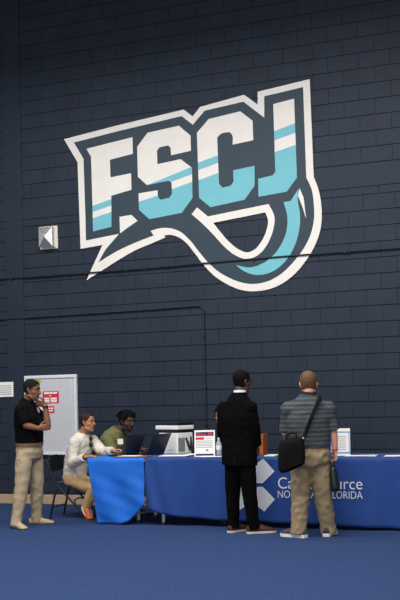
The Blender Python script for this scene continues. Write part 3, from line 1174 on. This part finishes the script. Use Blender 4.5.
        bm.faces.new(b_[::-1])
        n = len(pts2)
        for i in range(n):
            bm.faces.new((a_[i], b_[i], b_[(i + 1) % n], a_[(i + 1) % n]))
        obj('sole', bm, sole, o)
        return o, pt

    def band(self, name, m, c, axis, a_side, ra, rb, h, label=None, expo=2.2, thick=.004):
        """a ring of cloth, leather or metal around a limb, neck or waist"""
        t = axis.normalized()
        a = (a_side - t * a_side.dot(t)).normalized()
        b = t.cross(a).normalized()
        c = V(c) - self.base
        bm = new()
        seg = 28
        R = []
        for (hh, o) in ((-h / 2, 0), (-h / 2, thick), (h / 2, thick), (h / 2, 0)):
            row = []
            for i in range(seg):
                th = 2 * PI * i / seg
                cs, sn = math.cos(th), math.sin(th)
                cs = math.copysign(abs(cs) ** (2 / expo), cs)
                sn = math.copysign(abs(sn) ** (2 / expo), sn)
                row.append(bm.verts.new(c + t * hh + a * cs * (ra + o) + b * sn * (rb + o)))
            R.append(row)
        for k in range(4):
            r0, r1 = R[k], R[(k + 1) % 4]
            for i in range(seg):
                j = (i + 1) % seg
                bm.faces.new((r0[i], r0[j], r1[j], r1[i]))
        o = obj(name, bm, m, self.root, smooth=False)
        if label:
            o['label'] = label
        return o

    def collar(self, m, r=.066, h=.035, up=.01, name='collar', label=None, tilt=0.0):
        J = self.J
        ax = (self.head.w(0, -.02, -.07) - J['neck']).normalized()
        return self.band(name, m, J['neck'] + ax * up, ax, self.L, r, r * .95, h, label, thick=.006)


def pts(d0, **kw):
    return {k: (at(a[0], a[1], d0 + (a[2] if len(a) > 2 else 0.0)) if not isinstance(a, Vector) else a) for k, a in kw.items()}


def dirs(a, b, z=0.0):
    return (RH * a + FH * b + UP * z).normalized()


# ---- man in the black suit, seen from behind
d0 = 10.80
J = pts(d0, pel=(239.5, 458), wai=(239.5, 440), che=(238.5, 416), sho=(238.5, 402.5), neck=(240, 394),
        sL=(224, 408.5, .09), eL=(222, 431, .10), wL=(229, 447, .33), sR=(250.6, 408, -.08), eR=(254.8, 429, -.07), wR=(257, 446, .0),
        hL=(233.2, 462, .05), hR=(246.8, 462, -.05), kL=(233, 494, .07), kR=(249.5, 494, -.06), aL=(233.5, 524, .08), aR=(253.6, 526, -.05))
J['tL'], J['tR'] = dirs(.72, .7), dirs(.98, .18)
F = dirs(.42, .9)
hd = Head(at(241.6, 382, d0 + .02), dirs(.80, .62, -.08), 1.0)
sk = mat('skin_deep_brown', (92, 58, 44), 0.55, var=.05)
p = Person('man in a black suit with brown shoes standing at the table with his back turned', at(242, 532, d0)[:2], sk, J, F.cross(UP), hd, width=1.0)
p.body({'L': (dirs(.3, .9, -.1), dirs(.9, -.3, .3), .5), 'R': (dirs(.12, .25, -.95), dirs(.3, .9, .1), .55)}, lips=mat('lips_brown', (88, 50, 44), .5))
hd.shell('hair', M_HAIRB, p.root, p.base, lambda th, z: z > (.062 if th < .85 else .03 if th < 1.25 else .01 if th < 1.75 else -.058), off=.009)
M_SUIT = mat('black_suit', (9, 9, 10), 0.95, spec=0.06, var=.1, bump=.3, bscale=220)
p.trousers(M_SUIT, rt=.092, rk=.078, ra=.066, amp=.006, seed=3, hem=.035)
dj = dict(pel=(.182, .125), wai=(.172, .118), che=(.186, .126), sho=(.135, .098), tra=(.074, .066))
p.top('suit_jacket', M_SUIT, off=.014, low=.075, r=(.078, .066, .06, .054), dims=dj, amp=.004, seed=1)
p.collar(mat('white_shirt', (232, 232, 236), .7), r=.063, h=.03, up=.026, name='shirt_collar', label='white shirt collar')
p.collar(M_SUIT, r=.072, h=.04, up=-.004, name='jacket_collar')
jb = J['pel'] - F * .139 * 1.0
bm = new()
tube(bm, [lerp(J['pel'], J['wai'], .1) - F * .139 - p.base, J['pel'] - UP * .07 - F * .139 - p.base], .002, 6)
obj('jacket_vent', bm, M_BLACKPL, p.root)
M_BRSHOE = mat('brown_leather_shoe', (74, 40, 29), 0.5, var=.1)
p.shoe('L', M_BRSHOE, L=.29, heel=.07, H=.1)
p.shoe('R', M_BRSHOE, L=.315, heel=.075, H=.1)
# glasses
gl = new()
for q in (-1, 1):
    ring = [hd.w(q * .033 + .022 * math.cos(t * PI / 8), .108, .012 + .017 * math.sin(t * PI / 8)) - p.base for t in range(17)]
    tube(gl, ring, .0028, 6)
    tube(gl, [hd.w(q * .056, .106, .016) - p.base, hd.w(q * .076, .06, .018) - p.base, hd.w(q * .08, -.005, .014) - p.base], .0032, 6)
tube(gl, [hd.w(-.011, .109, .014) - p.base, hd.w(.011, .109, .014) - p.base], .0028, 6)
obj('glasses', gl, M_BLACKPL, p.root, smooth=True)
SUIT = p

# ---- man in the striped grey polo, seen from behind
d0 = 10.36
J = pts(d0, pel=(310.5, 455), wai=(309.5, 441), che=(308, 419), sho=(308, 404), neck=(308.5, 395),
        sL=(288.5, 410, .0), eL=(285, 433, .03), wL=(291.5, 447, .28), sR=(328, 409.5, .0), eR=(333.4, 431.5, -.01), wR=(335, 450.5, -.02),
        hL=(301, 461, .0), hR=(320, 461, .0), kL=(300.5, 495, .02), kR=(322.8, 495, .02), aL=(299, 528, .0), aR=(328, 528, .07))
J['tL'], J['tR'] = dirs(-.72, .6), dirs(.35, .93)
F = dirs(.03, 1)
hd = Head(at(308.4, 384.6, d0 + .03), dirs(.02, .98, -.22), 1.06)
sk = mat('skin_pale', (206, 146, 124), 0.55, var=.05)
p = Person('heavy set man in a striped grey polo and khaki trousers with a black shoulder bag', at(311, 537, d0)[:2], sk, J, F.cross(UP), hd, width=1.16, depth=1.28)
p.body({'L': (dirs(.3, .9, -.1), dirs(.9, -.3, .2), .5), 'R': (dirs(.02, .12, -1), dirs(-.35, .9, .1), .95)}, lips=mat('lips_pink', (188, 112, 100), .5), brow=M_HAIRR)
hd.shell('hair', M_HAIRR, p.root, p.base, lambda th, z: z > (.06 if th < .85 else .03 if th < 1.25 else .012 if th < 1.8 else -.052), off=.011)
# striped polo material
m = bpy.data.materials.new('striped_grey_knit')
m.use_nodes = True
nt = m.node_tree
b_ = nt.nodes['Principled BSDF']
b_.inputs['Roughness'].default_value = .85
b_.inputs['Specular IOR Level'].default_value = .2
tc = nt.nodes.new('ShaderNodeTexCoord')
sx = nt.nodes.new('ShaderNodeSeparateXYZ')
nt.links.new(tc.outputs['Object'], sx.inputs[0])
ml = nt.nodes.new('ShaderNodeMath'); ml.operation = 'MULTIPLY'; ml.inputs[1].default_value = 2 * PI / .046
nt.links.new(sx.outputs['Z'], ml.inputs[0])
sn = nt.nodes.new('ShaderNodeMath'); sn.operation = 'SINE'
nt.links.new(ml.outputs[0], sn.inputs[0])
ml2 = nt.nodes.new('ShaderNodeMath'); ml2.operation = 'MULTIPLY'; ml2.inputs[1].default_value = 2 * PI / .017
nt.links.new(sx.outputs['Z'], ml2.inputs[0])
sn2 = nt.nodes.new('ShaderNodeMath'); sn2.operation = 'SINE'
nt.links.new(ml2.outputs[0], sn2.inputs[0])
ad = nt.nodes.new('ShaderNodeMath'); ad.operation = 'MULTIPLY_ADD'; ad.inputs[1].default_value = .5
nt.links.new(sn2.outputs[0], ad.inputs[0]); nt.links.new(sn.outputs[0], ad.inputs[2])
cr = nt.nodes.new('ShaderNodeValToRGB')
cr.color_ramp.elements[0].position = .2; cr.color_ramp.elements[0].color = lin((52, 56, 60))
cr.color_ramp.elements[1].position = .9; cr.color_ramp.elements[1].color = lin((82, 87, 91))
mr = nt.nodes.new('ShaderNodeMapRange'); mr.inputs['From Min'].default_value = -1.5; mr.inputs['From Max'].default_value = 1.5
nt.links.new(ad.outputs[0], mr.inputs['Value']); nt.links.new(mr.outputs['Result'], cr.inputs['Fac'])
nt.links.new(cr.outputs['Color'], b_.inputs['Base Color'])
M_POLO = m
M_KHAKI = mat('khaki_cotton', (152, 133, 102), 0.85, spec=.2, var=.07, vscale=9, bump=.3, bscale=200)
p.trousers(M_KHAKI, rt=.106, rk=.096, ra=.082, amp=.010, scale=9, seed=8, kst=(1.1, 1.1, 1.0), hem=.06, waist_w=(.165, .115), wt=.9, label=None)
dp_ = dict(pel=(.172, .116), wai=(.176, .12), che=(.190, .125), sho=(.145, .098), tra=(.072, .06))
p.top('polo_shirt', M_POLO, off=.014, low=-.078, sleeve='short', short=.95, r=(.090, .068, .07, .06), dims=dp_, amp=.005, seed=4)
p.collar(mat('charcoal_knit', (46, 48, 52), .85), r=.074, h=.05, up=.022)
M_SNK = mat('grey_sneaker', (62, 64, 72), .7)
M_WSOLE = mat('white_sole', (222, 220, 216), .6)
p.shoe('L', M_SNK, M_WSOLE, L=.31, W=.11, heel=.085, st=.034, H=.12)
p.shoe('R', M_SNK, M_WSOLE, L=.31, W=.11, heel=.085, st=.034, H=.12)
axw = (J['wR'] - J['eR'])
p.band('wristband', mat('red_band', (176, 40, 46), .6), lerp(J['eR'], J['wR'], .97), axw, RH, .031, .031, .014)
POLO = p

# shoulder bag and the bottle in his hand: things of their own
bag = thing('shoulder_bag', 'black shoulder bag hanging at the left hip of the man in the striped polo', 'bag', at(292, 474, 10.05))
bo = V(bag.location)
M_BAG = mat('black_nylon', (11, 11, 12), .85, spec=.15, bump=.4, bscale=120)
bd = 10.05
def bp(u, v, d=0.0):
    return at(u, v, bd + d) - bo
bm = new()
q = [bp(280, 441.5), bp(304, 436), bp(306, 464.5), bp(279.5, 475.5)]
n_ = (FH * 1 + RH * -.12).normalized()
fr, bk = [], []
N = 8
def quad(s, t):
    return lerp(lerp(q[0], q[1], s), lerp(q[3], q[2], s), t)
for side in (0, 1):
    gridv = []
    for i in range(N + 1):
        row = []
        for j in range(N + 1):
            s, t = i / N, j / N
            bul = (1 - (2 * s - 1) ** 4) * (1 - (2 * t - 1) ** 4)
            # round the corners a little
            cx_ = .5 + (s - .5) * (1 - .15 * abs(2 * t - 1) ** 5)
            ct_ = .5 + (t - .5) * (1 - .10 * abs(2 * s - 1) ** 5)
            row.append(bm.verts.new(quad(cx_, ct_) + n_ * ((.0 if side else .105) + (-.02 if side else .015) * bul)))
        gridv.append(row)
    if side == 0:
        g0 = gridv
    else:
        g1 = gridv
for g in (g0, g1):
    for i in range(N):
        for j in range(N):
            bm.faces.new((g[i][j], g[i + 1][j], g[i + 1][j + 1], g[i][j + 1]))
edge = [(i, 0) for i in range(N)] + [(N, j) for j in range(N)] + [(i, N) for i in range(N, 0, -1)] + [(0, j) for j in range(N, 0, -1)]
for (a, b), (c, d) in zip(edge, edge[1:] + edge[:1]):
    bm.faces.new((g0[a][b], g0[c][d], g1[c][d], g1[a][b]))
obj('bag_body', bm, M_BAG, bag, smooth=True)
bm = new()
pq = [quad(.12, .35), quad(.88, .35), quad(.88, .9), quad(.12, .9)]
vs = [bm.verts.new(v + n_ * o) for o in (-.024, -.034) for v in pq]
for i in range(4):
    bm.faces.new((vs[i], vs[(i + 1) % 4], vs[4 + (i + 1) % 4], vs[4 + i]))
bm.faces.new(vs[4:])
bm.faces.new(vs[:4][::-1])
bmesh.ops.bevel(bm, geom=list(bm.edges), offset=.005, segments=2, affect='EDGES')
obj('front_pocket', bm, M_BAG, bag)
bm = new()
tube(bm, [quad(.28, .02) + n_ * .04, quad(.30, -.14) + n_ * .04, quad(.5, -.18) + n_ * .04, quad(.70, -.14) + n_ * .04, quad(.72, .02) + n_ * .04], .009, 8)
obj('carry_handle', bm, M_BAG, bag, smooth=True)
bm = new()
sp = [bp(302.5, 440, -.005), bp(306, 432, .05), bp(310.5, 420, .045), bp(315, 409, .09), bp(319, 399.5, .17), bp(320, 396.5, .28), bp(318, 399, .44), bp(309, 420, .60), bp(297, 438, .58), bp(284, 447, .42), bp(281, 445, .16), bp(282, 443, .05)]
side = RH * .86 + UP * .5
vv = []
prev = None
fine = []
for i in range(len(sp) - 1):
    for k in range(4):
        t = k / 4
        P0, P1, P2, P3 = sp[max(i - 1, 0)], sp[i], sp[i + 1], sp[min(i + 2, len(sp) - 1)]
        fine.append(.5 * ((2 * P1) + (P2 - P0) * t + (2 * P0 - 5 * P1 + 4 * P2 - P3) * t * t + (3 * P1 - P0 - 3 * P2 + P3) * t ** 3))
fine.append(sp[-1])
cen = at(308, 425, 10.36) - bo
rings = []
for i, c in enumerate(fine):
    t = (fine[min(i + 1, len(fine) - 1)] - fine[max(i - 1, 0)]).normalized()
    out = (c - cen)
    out = (out - t * out.dot(t)).normalized()
    rings.append((c, t.cross(out).normalized() * .019, out * .0035))
rings_to_mesh(bm, rings, 10, 3.5)
obj('strap', bm, M_BAG, bag, smooth=True)
bm = new()
ellipsoid(bm, fine[1], (.014, .012, .016))
obj('buckle', bm, mat('buckle_metal', (150, 150, 150), .3, metal=.8), bag, smooth=True)

fl = thing('drink_flask', 'black drink flask held low in the right hand of the man in the polo', 'bottle', at(335.4, 491.5, 10.26))
fl.rotation_euler = (0, math.radians(-5), 0)
obj('flask_body', lathe([(.038, 0), (.046, .008), (.047, .05), (.045, .16), (.036, .22), (.02, .26)]), mat('flask_black', (24, 24, 27), .4), fl, smooth=True)
obj('flask_cap', lathe([(.02, .2605), (.021, .27), (.021, .30), (.016, .305)]), M_BLACKPL, fl, smooth=True)
bm = new()
tube(bm, [V((.018, 0, .28)), V((.03, 0, .31)), V((.012, 0, .35)), V((-.012, 0, .35)), V((-.03, 0, .31)), V((-.018, 0, .28))], .005, 8)
obj('loop', bm, M_BLACKPL, fl, smooth=True)

# ---- man in the black polo, hand to his chin
d0 = 11.83
J = pts(d0, pel=(29.5, 451), wai=(29.5, 438), che=(28.0, 418), sho=(26.5, 406.5), neck=(27.3, 400.5),
        sR=(20.5, 410.5, -.16), eR=(26, 425.5, -.20), wR=(38.5, 428.5, -.16), sL=(33, 409.5, .15), eL=(47.8, 426.5, -.06), wL=(45.2, 405.5, -.06),
        hR=(24.5, 455, -.09), hL=(34.5, 455, .09), kR=(21.5, 487, -.14), kL=(37, 485.5, .10), aR=(16.5, 521, -.2), aL=(36.5, 517, .15))
J['tR'], J['tL'] = dirs(.62, -.7), dirs(.98, .1)
F = dirs(.93, -.37)
hd = Head(at(31.6, 390.2, d0 - .02), dirs(.96, -.2, -.16), 1.03)
sk = mat('skin_brown', (126, 82, 60), 0.55, var=.05)
p = Person('man in a black polo and khaki trousers standing with one hand at his chin', at(26, 527, d0)[:2], sk, J, F.cross(UP), hd, width=.98, depth=1.02)
M_BEARD = mat('stubble_dark', (92, 60, 46), .7)
p.body({'R': (dirs(.95, .1, .12), dirs(.1, -.2, 1), .35), 'L': (dirs(-.93, -.05, .34), dirs(-.2, -.3, .9), .6)},
       beard=(M_BEARD, lambda q: (q.z < -.072 and q.y > .03) or (abs(q.x) < .03 and -.05 < q.z < -.036 and q.y > .06) ), lips=mat('lips_brown2', (120, 70, 62), .5))
hd.shell('hair', mat('cropped_hair', (24, 20, 20), .9, spec=.15, var=.2, vscale=60), p.root, p.base, lambda th, z: z > (.08 if th < .7 else .055 if th < 1.05 else .04 if th < 1.2 else .02 if th < 1.7 else -.04), off=.005, thick=.008)
M_BPOLO = mat('black_polo_knit', (11, 11, 13), .95, spec=.08, bump=.3, bscale=200)
M_KHAKI2 = mat('light_khaki', (168, 151, 123), 0.85, spec=.2, var=.07, vscale=9, bump=.3, bscale=200)
p.trousers(M_KHAKI2, rt=.100, rk=.080, ra=.063, amp=.006, scale=9, seed=21, kst=(1.1, 1.1, 1.0), hem=.065, wt=.62)
dl = dict(pel=(.168, .128), wai=(.168, .128), che=(.184, .132), sho=(.138, .098), tra=(.074, .06))
pshirt = p.top('polo_shirt', M_BPOLO, off=.013, low=-.1, sleeve='short', short=.88, r=(.076, .072, .06, .05), dims=dl, amp=.005, seed=11)
p.collar(M_BPOLO, r=.066, h=.04, up=.012)
wc = lerp(J['pel'], J['wai'], .52)
p.band('belt', mat('tan_belt', (112, 84, 58), .6), wc, UP, p.L, .178, .138, .034, thick=.006)
bm = new()
bc = wc + F * .146 - p.base
box(bm, -.02, .02, -.003, .003, -.018, .018, mtx=Matrix.Translation(bc) @ F.to_track_quat('Y', 'Z').to_matrix().to_4x4())
obj('buckle', bm, MATS['buckle_metal'], p.root)
p.band('wrist_watch', M_BLACKPL, lerp(J['eL'], J['wL'], .93), J['wL'] - J['eL'], RH, .031, .031, .024)
org = CAM_POS - p.base
ok, hit, nrm, _ = pshirt.ray_cast(org, (at(38.4, 410, 11) - CAM_POS).normalized())
bm = new()
ellipsoid(bm, hit if ok else J['che'] - p.base, (.034, .005, .044), nrm.to_track_quat('Y', 'Z').to_matrix() if ok else None)
obj('chest_badge', bm, mat('pale_badge', (206, 210, 216), .6), p.root, smooth=True)
M_TANSH = mat('tan_suede', (176, 156, 128), .85)
p.shoe('R', M_TANSH, mat('dark_sole', (70, 62, 54), .7), L=.29, heel=.08, st=.016)
p.shoe('L', M_TANSH, MATS['dark_sole'], L=.30, heel=.09, st=.016)

# ---- seated man in the white shirt
d0 = 12.62
J = pts(d0, pel=(75, 478), wai=(76, 466.5), che=(79.5, 450), sho=(82, 439.5), neck=(83.6, 433.5),
        sR=(74.8, 443, -.16), eR=(72, 463.5, -.20), wR=(85.5, 457, -.42), sL=(93, 441.5, .13), eL=(103, 452, -.12), wL=(112.5, 451, -.42),
        hR=(75.5, 482, -.09), hL=(76.5, 481.5, .09), kR=(94.5, 488, -.30), kL=(100, 486, -.12), aR=(84.8, 510, -.22), aL=(104, 512, -.16))
J['tR'], J['tL'] = dirs(.55, -.83), dirs(.8, -.4)
F = dirs(.90, -.43)
hd = Head(at(87, 422.3, d0 - .04), dirs(.95, -.3, -.05), .98)
sk = mat('skin_tan', (170, 116, 84), 0.55, var=.05)
p = Person('man in a white shirt with orange shoes seated at the left end of the tables', at(80, 505, d0)[:2], sk, J, F.cross(UP), hd, width=.98, depth=1.0)
p.body({'R': (dirs(.9, -.1, .12), dirs(.15, .9, .1), .4), 'L': (dirs(.93, -.25, .16), dirs(-.2, -.9, .1), .4)}, lips=mat('lips_rose', (156, 92, 82), .5))
hd.shell('hair', M_HAIRD, p.root, p.base, lambda th, z: z > (.082 if th < .75 else .06 if th < 1.1 else .03 if th < 1.35 else .012 if th < 1.75 else -.05), off=.006, thick=.009)
M_WSH = mat('white_linen', (208, 201, 190), .85, spec=.2, bump=.3, bscale=160)
dw = dict(pel=(.16, .112), wai=(.158, .112), che=(.178, .122), sho=(.14, .1), tra=(.076, .062))
p.trousers(mat('sand_chino', (190, 158, 110), .85, spec=.2, var=.06, bump=.3, bscale=200), rt=.094, rk=.076, ra=.056, amp=.005, seed=31, hem=-.01, wt=.4, seat_drop=.04)
p.top('white_shirt', M_WSH, off=.016, low=.0, r=(.08, .07, .062, .05), dims=dw, amp=.008, scale=8.5, seed=14)
p.collar(M_WSH, r=.068, h=.035, up=.004)
gl = new()
gc = J['sho'] + F * .128 - UP * .02
for z in (0.03, -.045):
    ellipsoid(gl, gc + UP * z - p.base + F * .006, (.027, .012, .034))
tube(gl, [gc + UP * .02 - p.base + F * .008, gc - UP * .03 - p.base + F * .008], .007, 8)
obj('sunglasses', gl, M_BLACKPL, p.root, smooth=True)
p.band('wrist_watch', M_BLACKPL, lerp(J['eR'], J['wR'], .98), J['wR'] - J['eR'], UP, .031, .031, .024)
M_ORSH = mat('orange_leather', (184, 92, 48), .55, var=.06)
for s in 'RL':
    so, pt = p.shoe(s, M_ORSH, mat('rust_sole', (120, 62, 38), .7), L=.29, W=.1, heel=.10, st=.02, H=.095, pitch=.55 if s == 'R' else 0.0)
    bm = new()
    for sd in (-1, 1):
        # pale curved flash along each flank
        A = []
        for i in range(9):
            t = i / 8
            x = .05 + .15 * t
            zc = .032 + .045 * (1 - t) ** 1.6 + .008 * t
            wd = .012 * math.sin(PI * min(1, t * .8 + .2)) + .001
            A.append((pt(x, sd * .0485, zc + wd), pt(x, sd * .0505, zc - wd)))
        v_ = [(bm.verts.new(a), bm.verts.new(b)) for a, b in A]
        w_ = [(bm.verts.new(a + (a - pt(.1, 0, .04)).normalized() * .002), bm.verts.new(b + (b - pt(.1, 0, .04)).normalized() * .002)) for a, b in A]
        for i in range(8):
            bm.faces.new((v_[i][0], v_[i + 1][0], v_[i + 1][1], v_[i][1]))
            bm.faces.new((w_[i][0], w_[i][1], w_[i + 1][1], w_[i + 1][0]))
            bm.faces.new((v_[i][0], w_[i][0], w_[i + 1][0], v_[i + 1][0]))
            bm.faces.new((v_[i][1], v_[i + 1][1], w_[i + 1][1], w_[i][1]))
        bm.faces.new((v_[0][0], v_[0][1], w_[0][1], w_[0][0]))
        bm.faces.new((v_[8][0], w_[8][0], w_[8][1], v_[8][1]))
    obj('side_flash', bm, M_PAPER, so)

# ---- seated man in the green shirt
d0 = 13.15
J = pts(d0, pel=(106, 476), wai=(107, 464), che=(111.5, 446), sho=(115, 435.5), neck=(119, 429.5),
        sR=(107.5, 440, -.16), eR=(113, 454, -.24), wR=(131, 452, -.30), sL=(125.5, 438, .13), eL=(135.5, 449, .02), wL=(141.5, 449.5, -.10),
        hR=(105.5, 480, -.09), hL=(106.5, 480, .09), kR=(124, 483, -.32), kL=(128, 483, -.14))
for s, (dx, dy) in dict(R=(.02, -.06), L=(.04, .02)).items():
    k_ = J['k' + s]
    J['a' + s] = V((k_.x + dx, k_.y + dy, .10))
    J['t' + s] = dirs(.85, -.5)
F = dirs(.82, -.52)
hd = Head(at(126.8, 421, d0 - .06), dirs(.76, -.58, -.26), 1.06)
sk = mat('skin_dark', (88, 58, 46), 0.55, var=.05)
p = Person('bearded man in an olive t-shirt leaning over a laptop behind the left table', at(110, 505, d0)[:2], sk, J, F.cross(UP), hd, width=1.02, depth=1.05)
p.body({'R': (dirs(.95, -.2, .0), dirs(.1, .9, .2), .4), 'L': (dirs(.9, -.3, .1), dirs(-.2, -.9, .1), .4)},
       beard=(mat('black_beard', (32, 25, 23), .8), lambda q: (q.z < -.035 and (abs(q.x) > .034 or q.z < -.078)) or (abs(q.x) < .034 and -.048 < q.z < -.034 and q.y > .06)), lips=mat('lips_dark', (98, 58, 52), .5))
hr = hd.shell('hair', M_HAIRB, p.root, p.base, lambda th, z: z > (.08 if th < .75 else .06 if th < 1.1 else .03 if th < 1.3 else .005 if th < 1.7 else -.055), off=.013, bumps=.008, thick=.018)
rl = random.Random(5)
for i in range(26):
    th = rl.uniform(.95, 2 * PI - .95)
    z = rl.uniform(.04, .112)
    rr_ = .085 * math.sqrt(max(.05, 1 - (max(0, z - .04) / .09) ** 2))
    a0 = hd.w(rr_ * math.sin(th), -.01 + 1.15 * rr_ * math.cos(th), z + .004)
    a1 = hd.w((rr_ + .022) * math.sin(th + .1), -.01 + 1.15 * (rr_ + .02) * math.cos(th + .1), z + .008)
    a2 = hd.w((rr_ + .03) * math.sin(th + .15), -.014 + 1.15 * (rr_ + .026) * math.cos(th + .15), z - .02)
    bm = new()
    tube(bm, [a0 - p.base, a1 - p.base, a2 - p.base], [.011, .011, .008], 8)
    obj('hair_twist', bm, M_HAIRB, hr, smooth=True)
M_OLIVE = mat('olive_cotton', (104, 106, 68), .88, spec=.2, var=.06, bump=.3, bscale=160)
p.trousers(mat('dark_jeans', (34, 38, 52), .85), rt=.094, rk=.076, ra=.06, amp=.005, seed=41, wt=.4, seat_drop=.04)
do_ = dict(pel=(.174, .13), wai=(.176, .13), che=(.19, .135), sho=(.155, .105), tra=(.08, .066))
p.top('t_shirt', M_OLIVE, off=.014, low=.03, sleeve='short', short=.85, r=(.084, .078, .066, .055), dims=do_, amp=.006, seed=17)
p.collar(M_OLIVE, r=.066, h=.022, up=-.004)
bm = new()
bc = at(120.3, 441.5, d0 - .225) - p.base
box(bm, -.036, .036, -.0025, .0025, -.036, .036, mtx=Matrix.Translation(bc) @ dirs(.35, -.93).to_track_quat('Y', 'Z').to_matrix().to_4x4())
tg = obj('name_tag', bm, M_PAPER, p.root)
tg['label'] = 'white name tag'
for s in 'RL':
    p.shoe(s, M_BLACKPL, M_WSOLE, L=.29, heel=.08)

# ---- person almost hidden behind the man in the suit
d0 = 12.20
J = pts(d0, pel=(229, 481), wai=(229, 469), che=(228, 448), sho=(228, 436), neck=(225.5, 429.5),
        sR=(219.5, 441, -.03), eR=(217.5, 455, -.1), wR=(226, 457, -.34), sL=(238, 440, .03), eL=(243, 454, -.1), wL=(236, 457, -.34),
        hR=(223, 484, -.03), hL=(235, 484, .03), kR=(222, 488, -.40), kL=(235, 488, -.38))
for s in 'RL':
    k_ = J['k' + s]
    J['a' + s] = V((k_.x, k_.y + .02, .10))
    J['t' + s] = dirs(.1, -1)
F = dirs(.12, -1)
hd = Head(at(221.8, 415.5, d0 - .06), dirs(-.25, -1, -.2), .98)
sk = mat('skin_warm_brown', (186, 122, 82), 0.55, var=.05)
p = Person('person in black clothes seated behind the table, nearly hidden by the man in the suit', at(229, 500, d0)[:2], sk, J, F.cross(UP), hd, width=.82, depth=.9)
p.body({'R': (dirs(.5, -.85, .0), dirs(.7, .5, .1), .4), 'L': (dirs(-.5, -.85, .0), dirs(-.7, .5, .1), .4)}, lips=mat('lips_rose2', (150, 84, 72), .5))
hd.shell('hair', M_HAIRB, p.root, p.base, lambda th, z: z > (.06 if th < .8 else .03 if th < 1.15 else -.0 if th < 1.4 else -.088), off=.013, thick=.016)
M_BLK = mat('black_knit', (22, 22, 25), .85, spec=.2)
p.trousers(M_BLK, rt=.088, rk=.07, ra=.055, amp=.004, seed=51, wt=.4, seat_drop=.04)
p.top('black_top', M_BLK, off=.012, low=.03, r=(.066, .058, .052, .046), amp=.004, seed=23)
for s in 'RL':
    p.shoe(s, M_BLACKPL, M_BLACKMET, L=.26, W=.09, heel=.075)

g_ = at(105.5, 480, 13.15)
dup(ch0, (g_.x + .02, g_.y + .02, 0), math.radians(-12), 'black folding chair behind the left table under the man in green')
g_ = at(229, 481, 12.20)
dup(ch0, (g_.x, g_.y, 0), math.radians(-68), 'black folding chair hidden behind the man in the suit')

# ---------------------------------------------------------------- light and camera
w = bpy.data.worlds.new('hall_light')
scene.world = w
w.use_nodes = True
nt = w.node_tree
tc = nt.nodes.new('ShaderNodeTexCoord')
sp_ = nt.nodes.new('ShaderNodeSeparateXYZ')
nt.links.new(tc.outputs['Generated'], sp_.inputs[0])
ab = nt.nodes.new('ShaderNodeMath')
ab.operation = 'ABSOLUTE'
nt.links.new(sp_.outputs['Z'], ab.inputs[0])
rp = nt.nodes.new('ShaderNodeValToRGB')          # a hall: bright band of doors and windows, dark roof
rp.color_ramp.elements[0].position = 0.15
rp.color_ramp.elements[0].color = (1.0, 1.04, 1.1, 1)
rp.color_ramp.elements[1].position = 0.34
rp.color_ramp.elements[1].color = (0.06, 0.065, 0.075, 1)
nt.links.new(ab.outputs[0], rp.inputs['Fac'])
nt.links.new(rp.outputs['Color'], nt.nodes['Background'].inputs['Color'])
nt.nodes['Background'].inputs['Strength'].default_value = 0.38
def area(name, loc, target, sx, sy, power, col=(1, 1, 1), spread=180):
    l = bpy.data.lights.new(name, 'AREA')
    l.shape = 'RECTANGLE'
    l.size, l.size_y = sx, sy
    l.energy = power
    l.color = col
    l.spread = math.radians(spread)
    o = bpy.data.objects.new(name, l)
    COL.objects.link(o)
    o.location = loc
    d = V(target) - V(loc)
    o.rotation_euler = d.to_track_quat('-Z', 'Y').to_euler()
    return o
area('wall_side_lamp', (0.2, -4.0, 6.4), (0.2, -4.0, 0), 9.5, 1.0, 540, (1.0, 0.97, 0.94))
area('hall_lamp', (2.2, -9.5, 7.4), (2.2, -9.5, 0), 9, 5, 900, (1.0, 0.97, 0.93))
area('doorway_daylight', (4.5, -19, 2.2), (0.8, 0, 1.5), 9, 4, 520, (0.95, 0.97, 1.0))

cam = bpy.data.cameras.new('camera')
cam.sensor_fit = 'AUTO'
cam.sensor_width = 36
cam.lens = FOC / 600 * 36
cam.shift_x = (200 - CX) / 600
cam.shift_y = (CY - 300) / 600
cam.clip_end = 200
co = bpy.data.objects.new('camera', cam)
COL.objects.link(co)
co.matrix_world = Matrix(((CAM_R.x, CAM_U.x, -CAM_F.x, CAM_POS.x), (CAM_R.y, CAM_U.y, -CAM_F.y, CAM_POS.y), (CAM_R.z, CAM_U.z, -CAM_F.z, CAM_POS.z), (0, 0, 0, 1)))
scene.camera = co
scene.view_settings.view_transform = 'Standard'
scene.view_settings.look = 'None'
scene.view_settings.gamma = 1
scene.view_settings.use_curve_mapping = False
scene.view_settings.exposure = 0.0
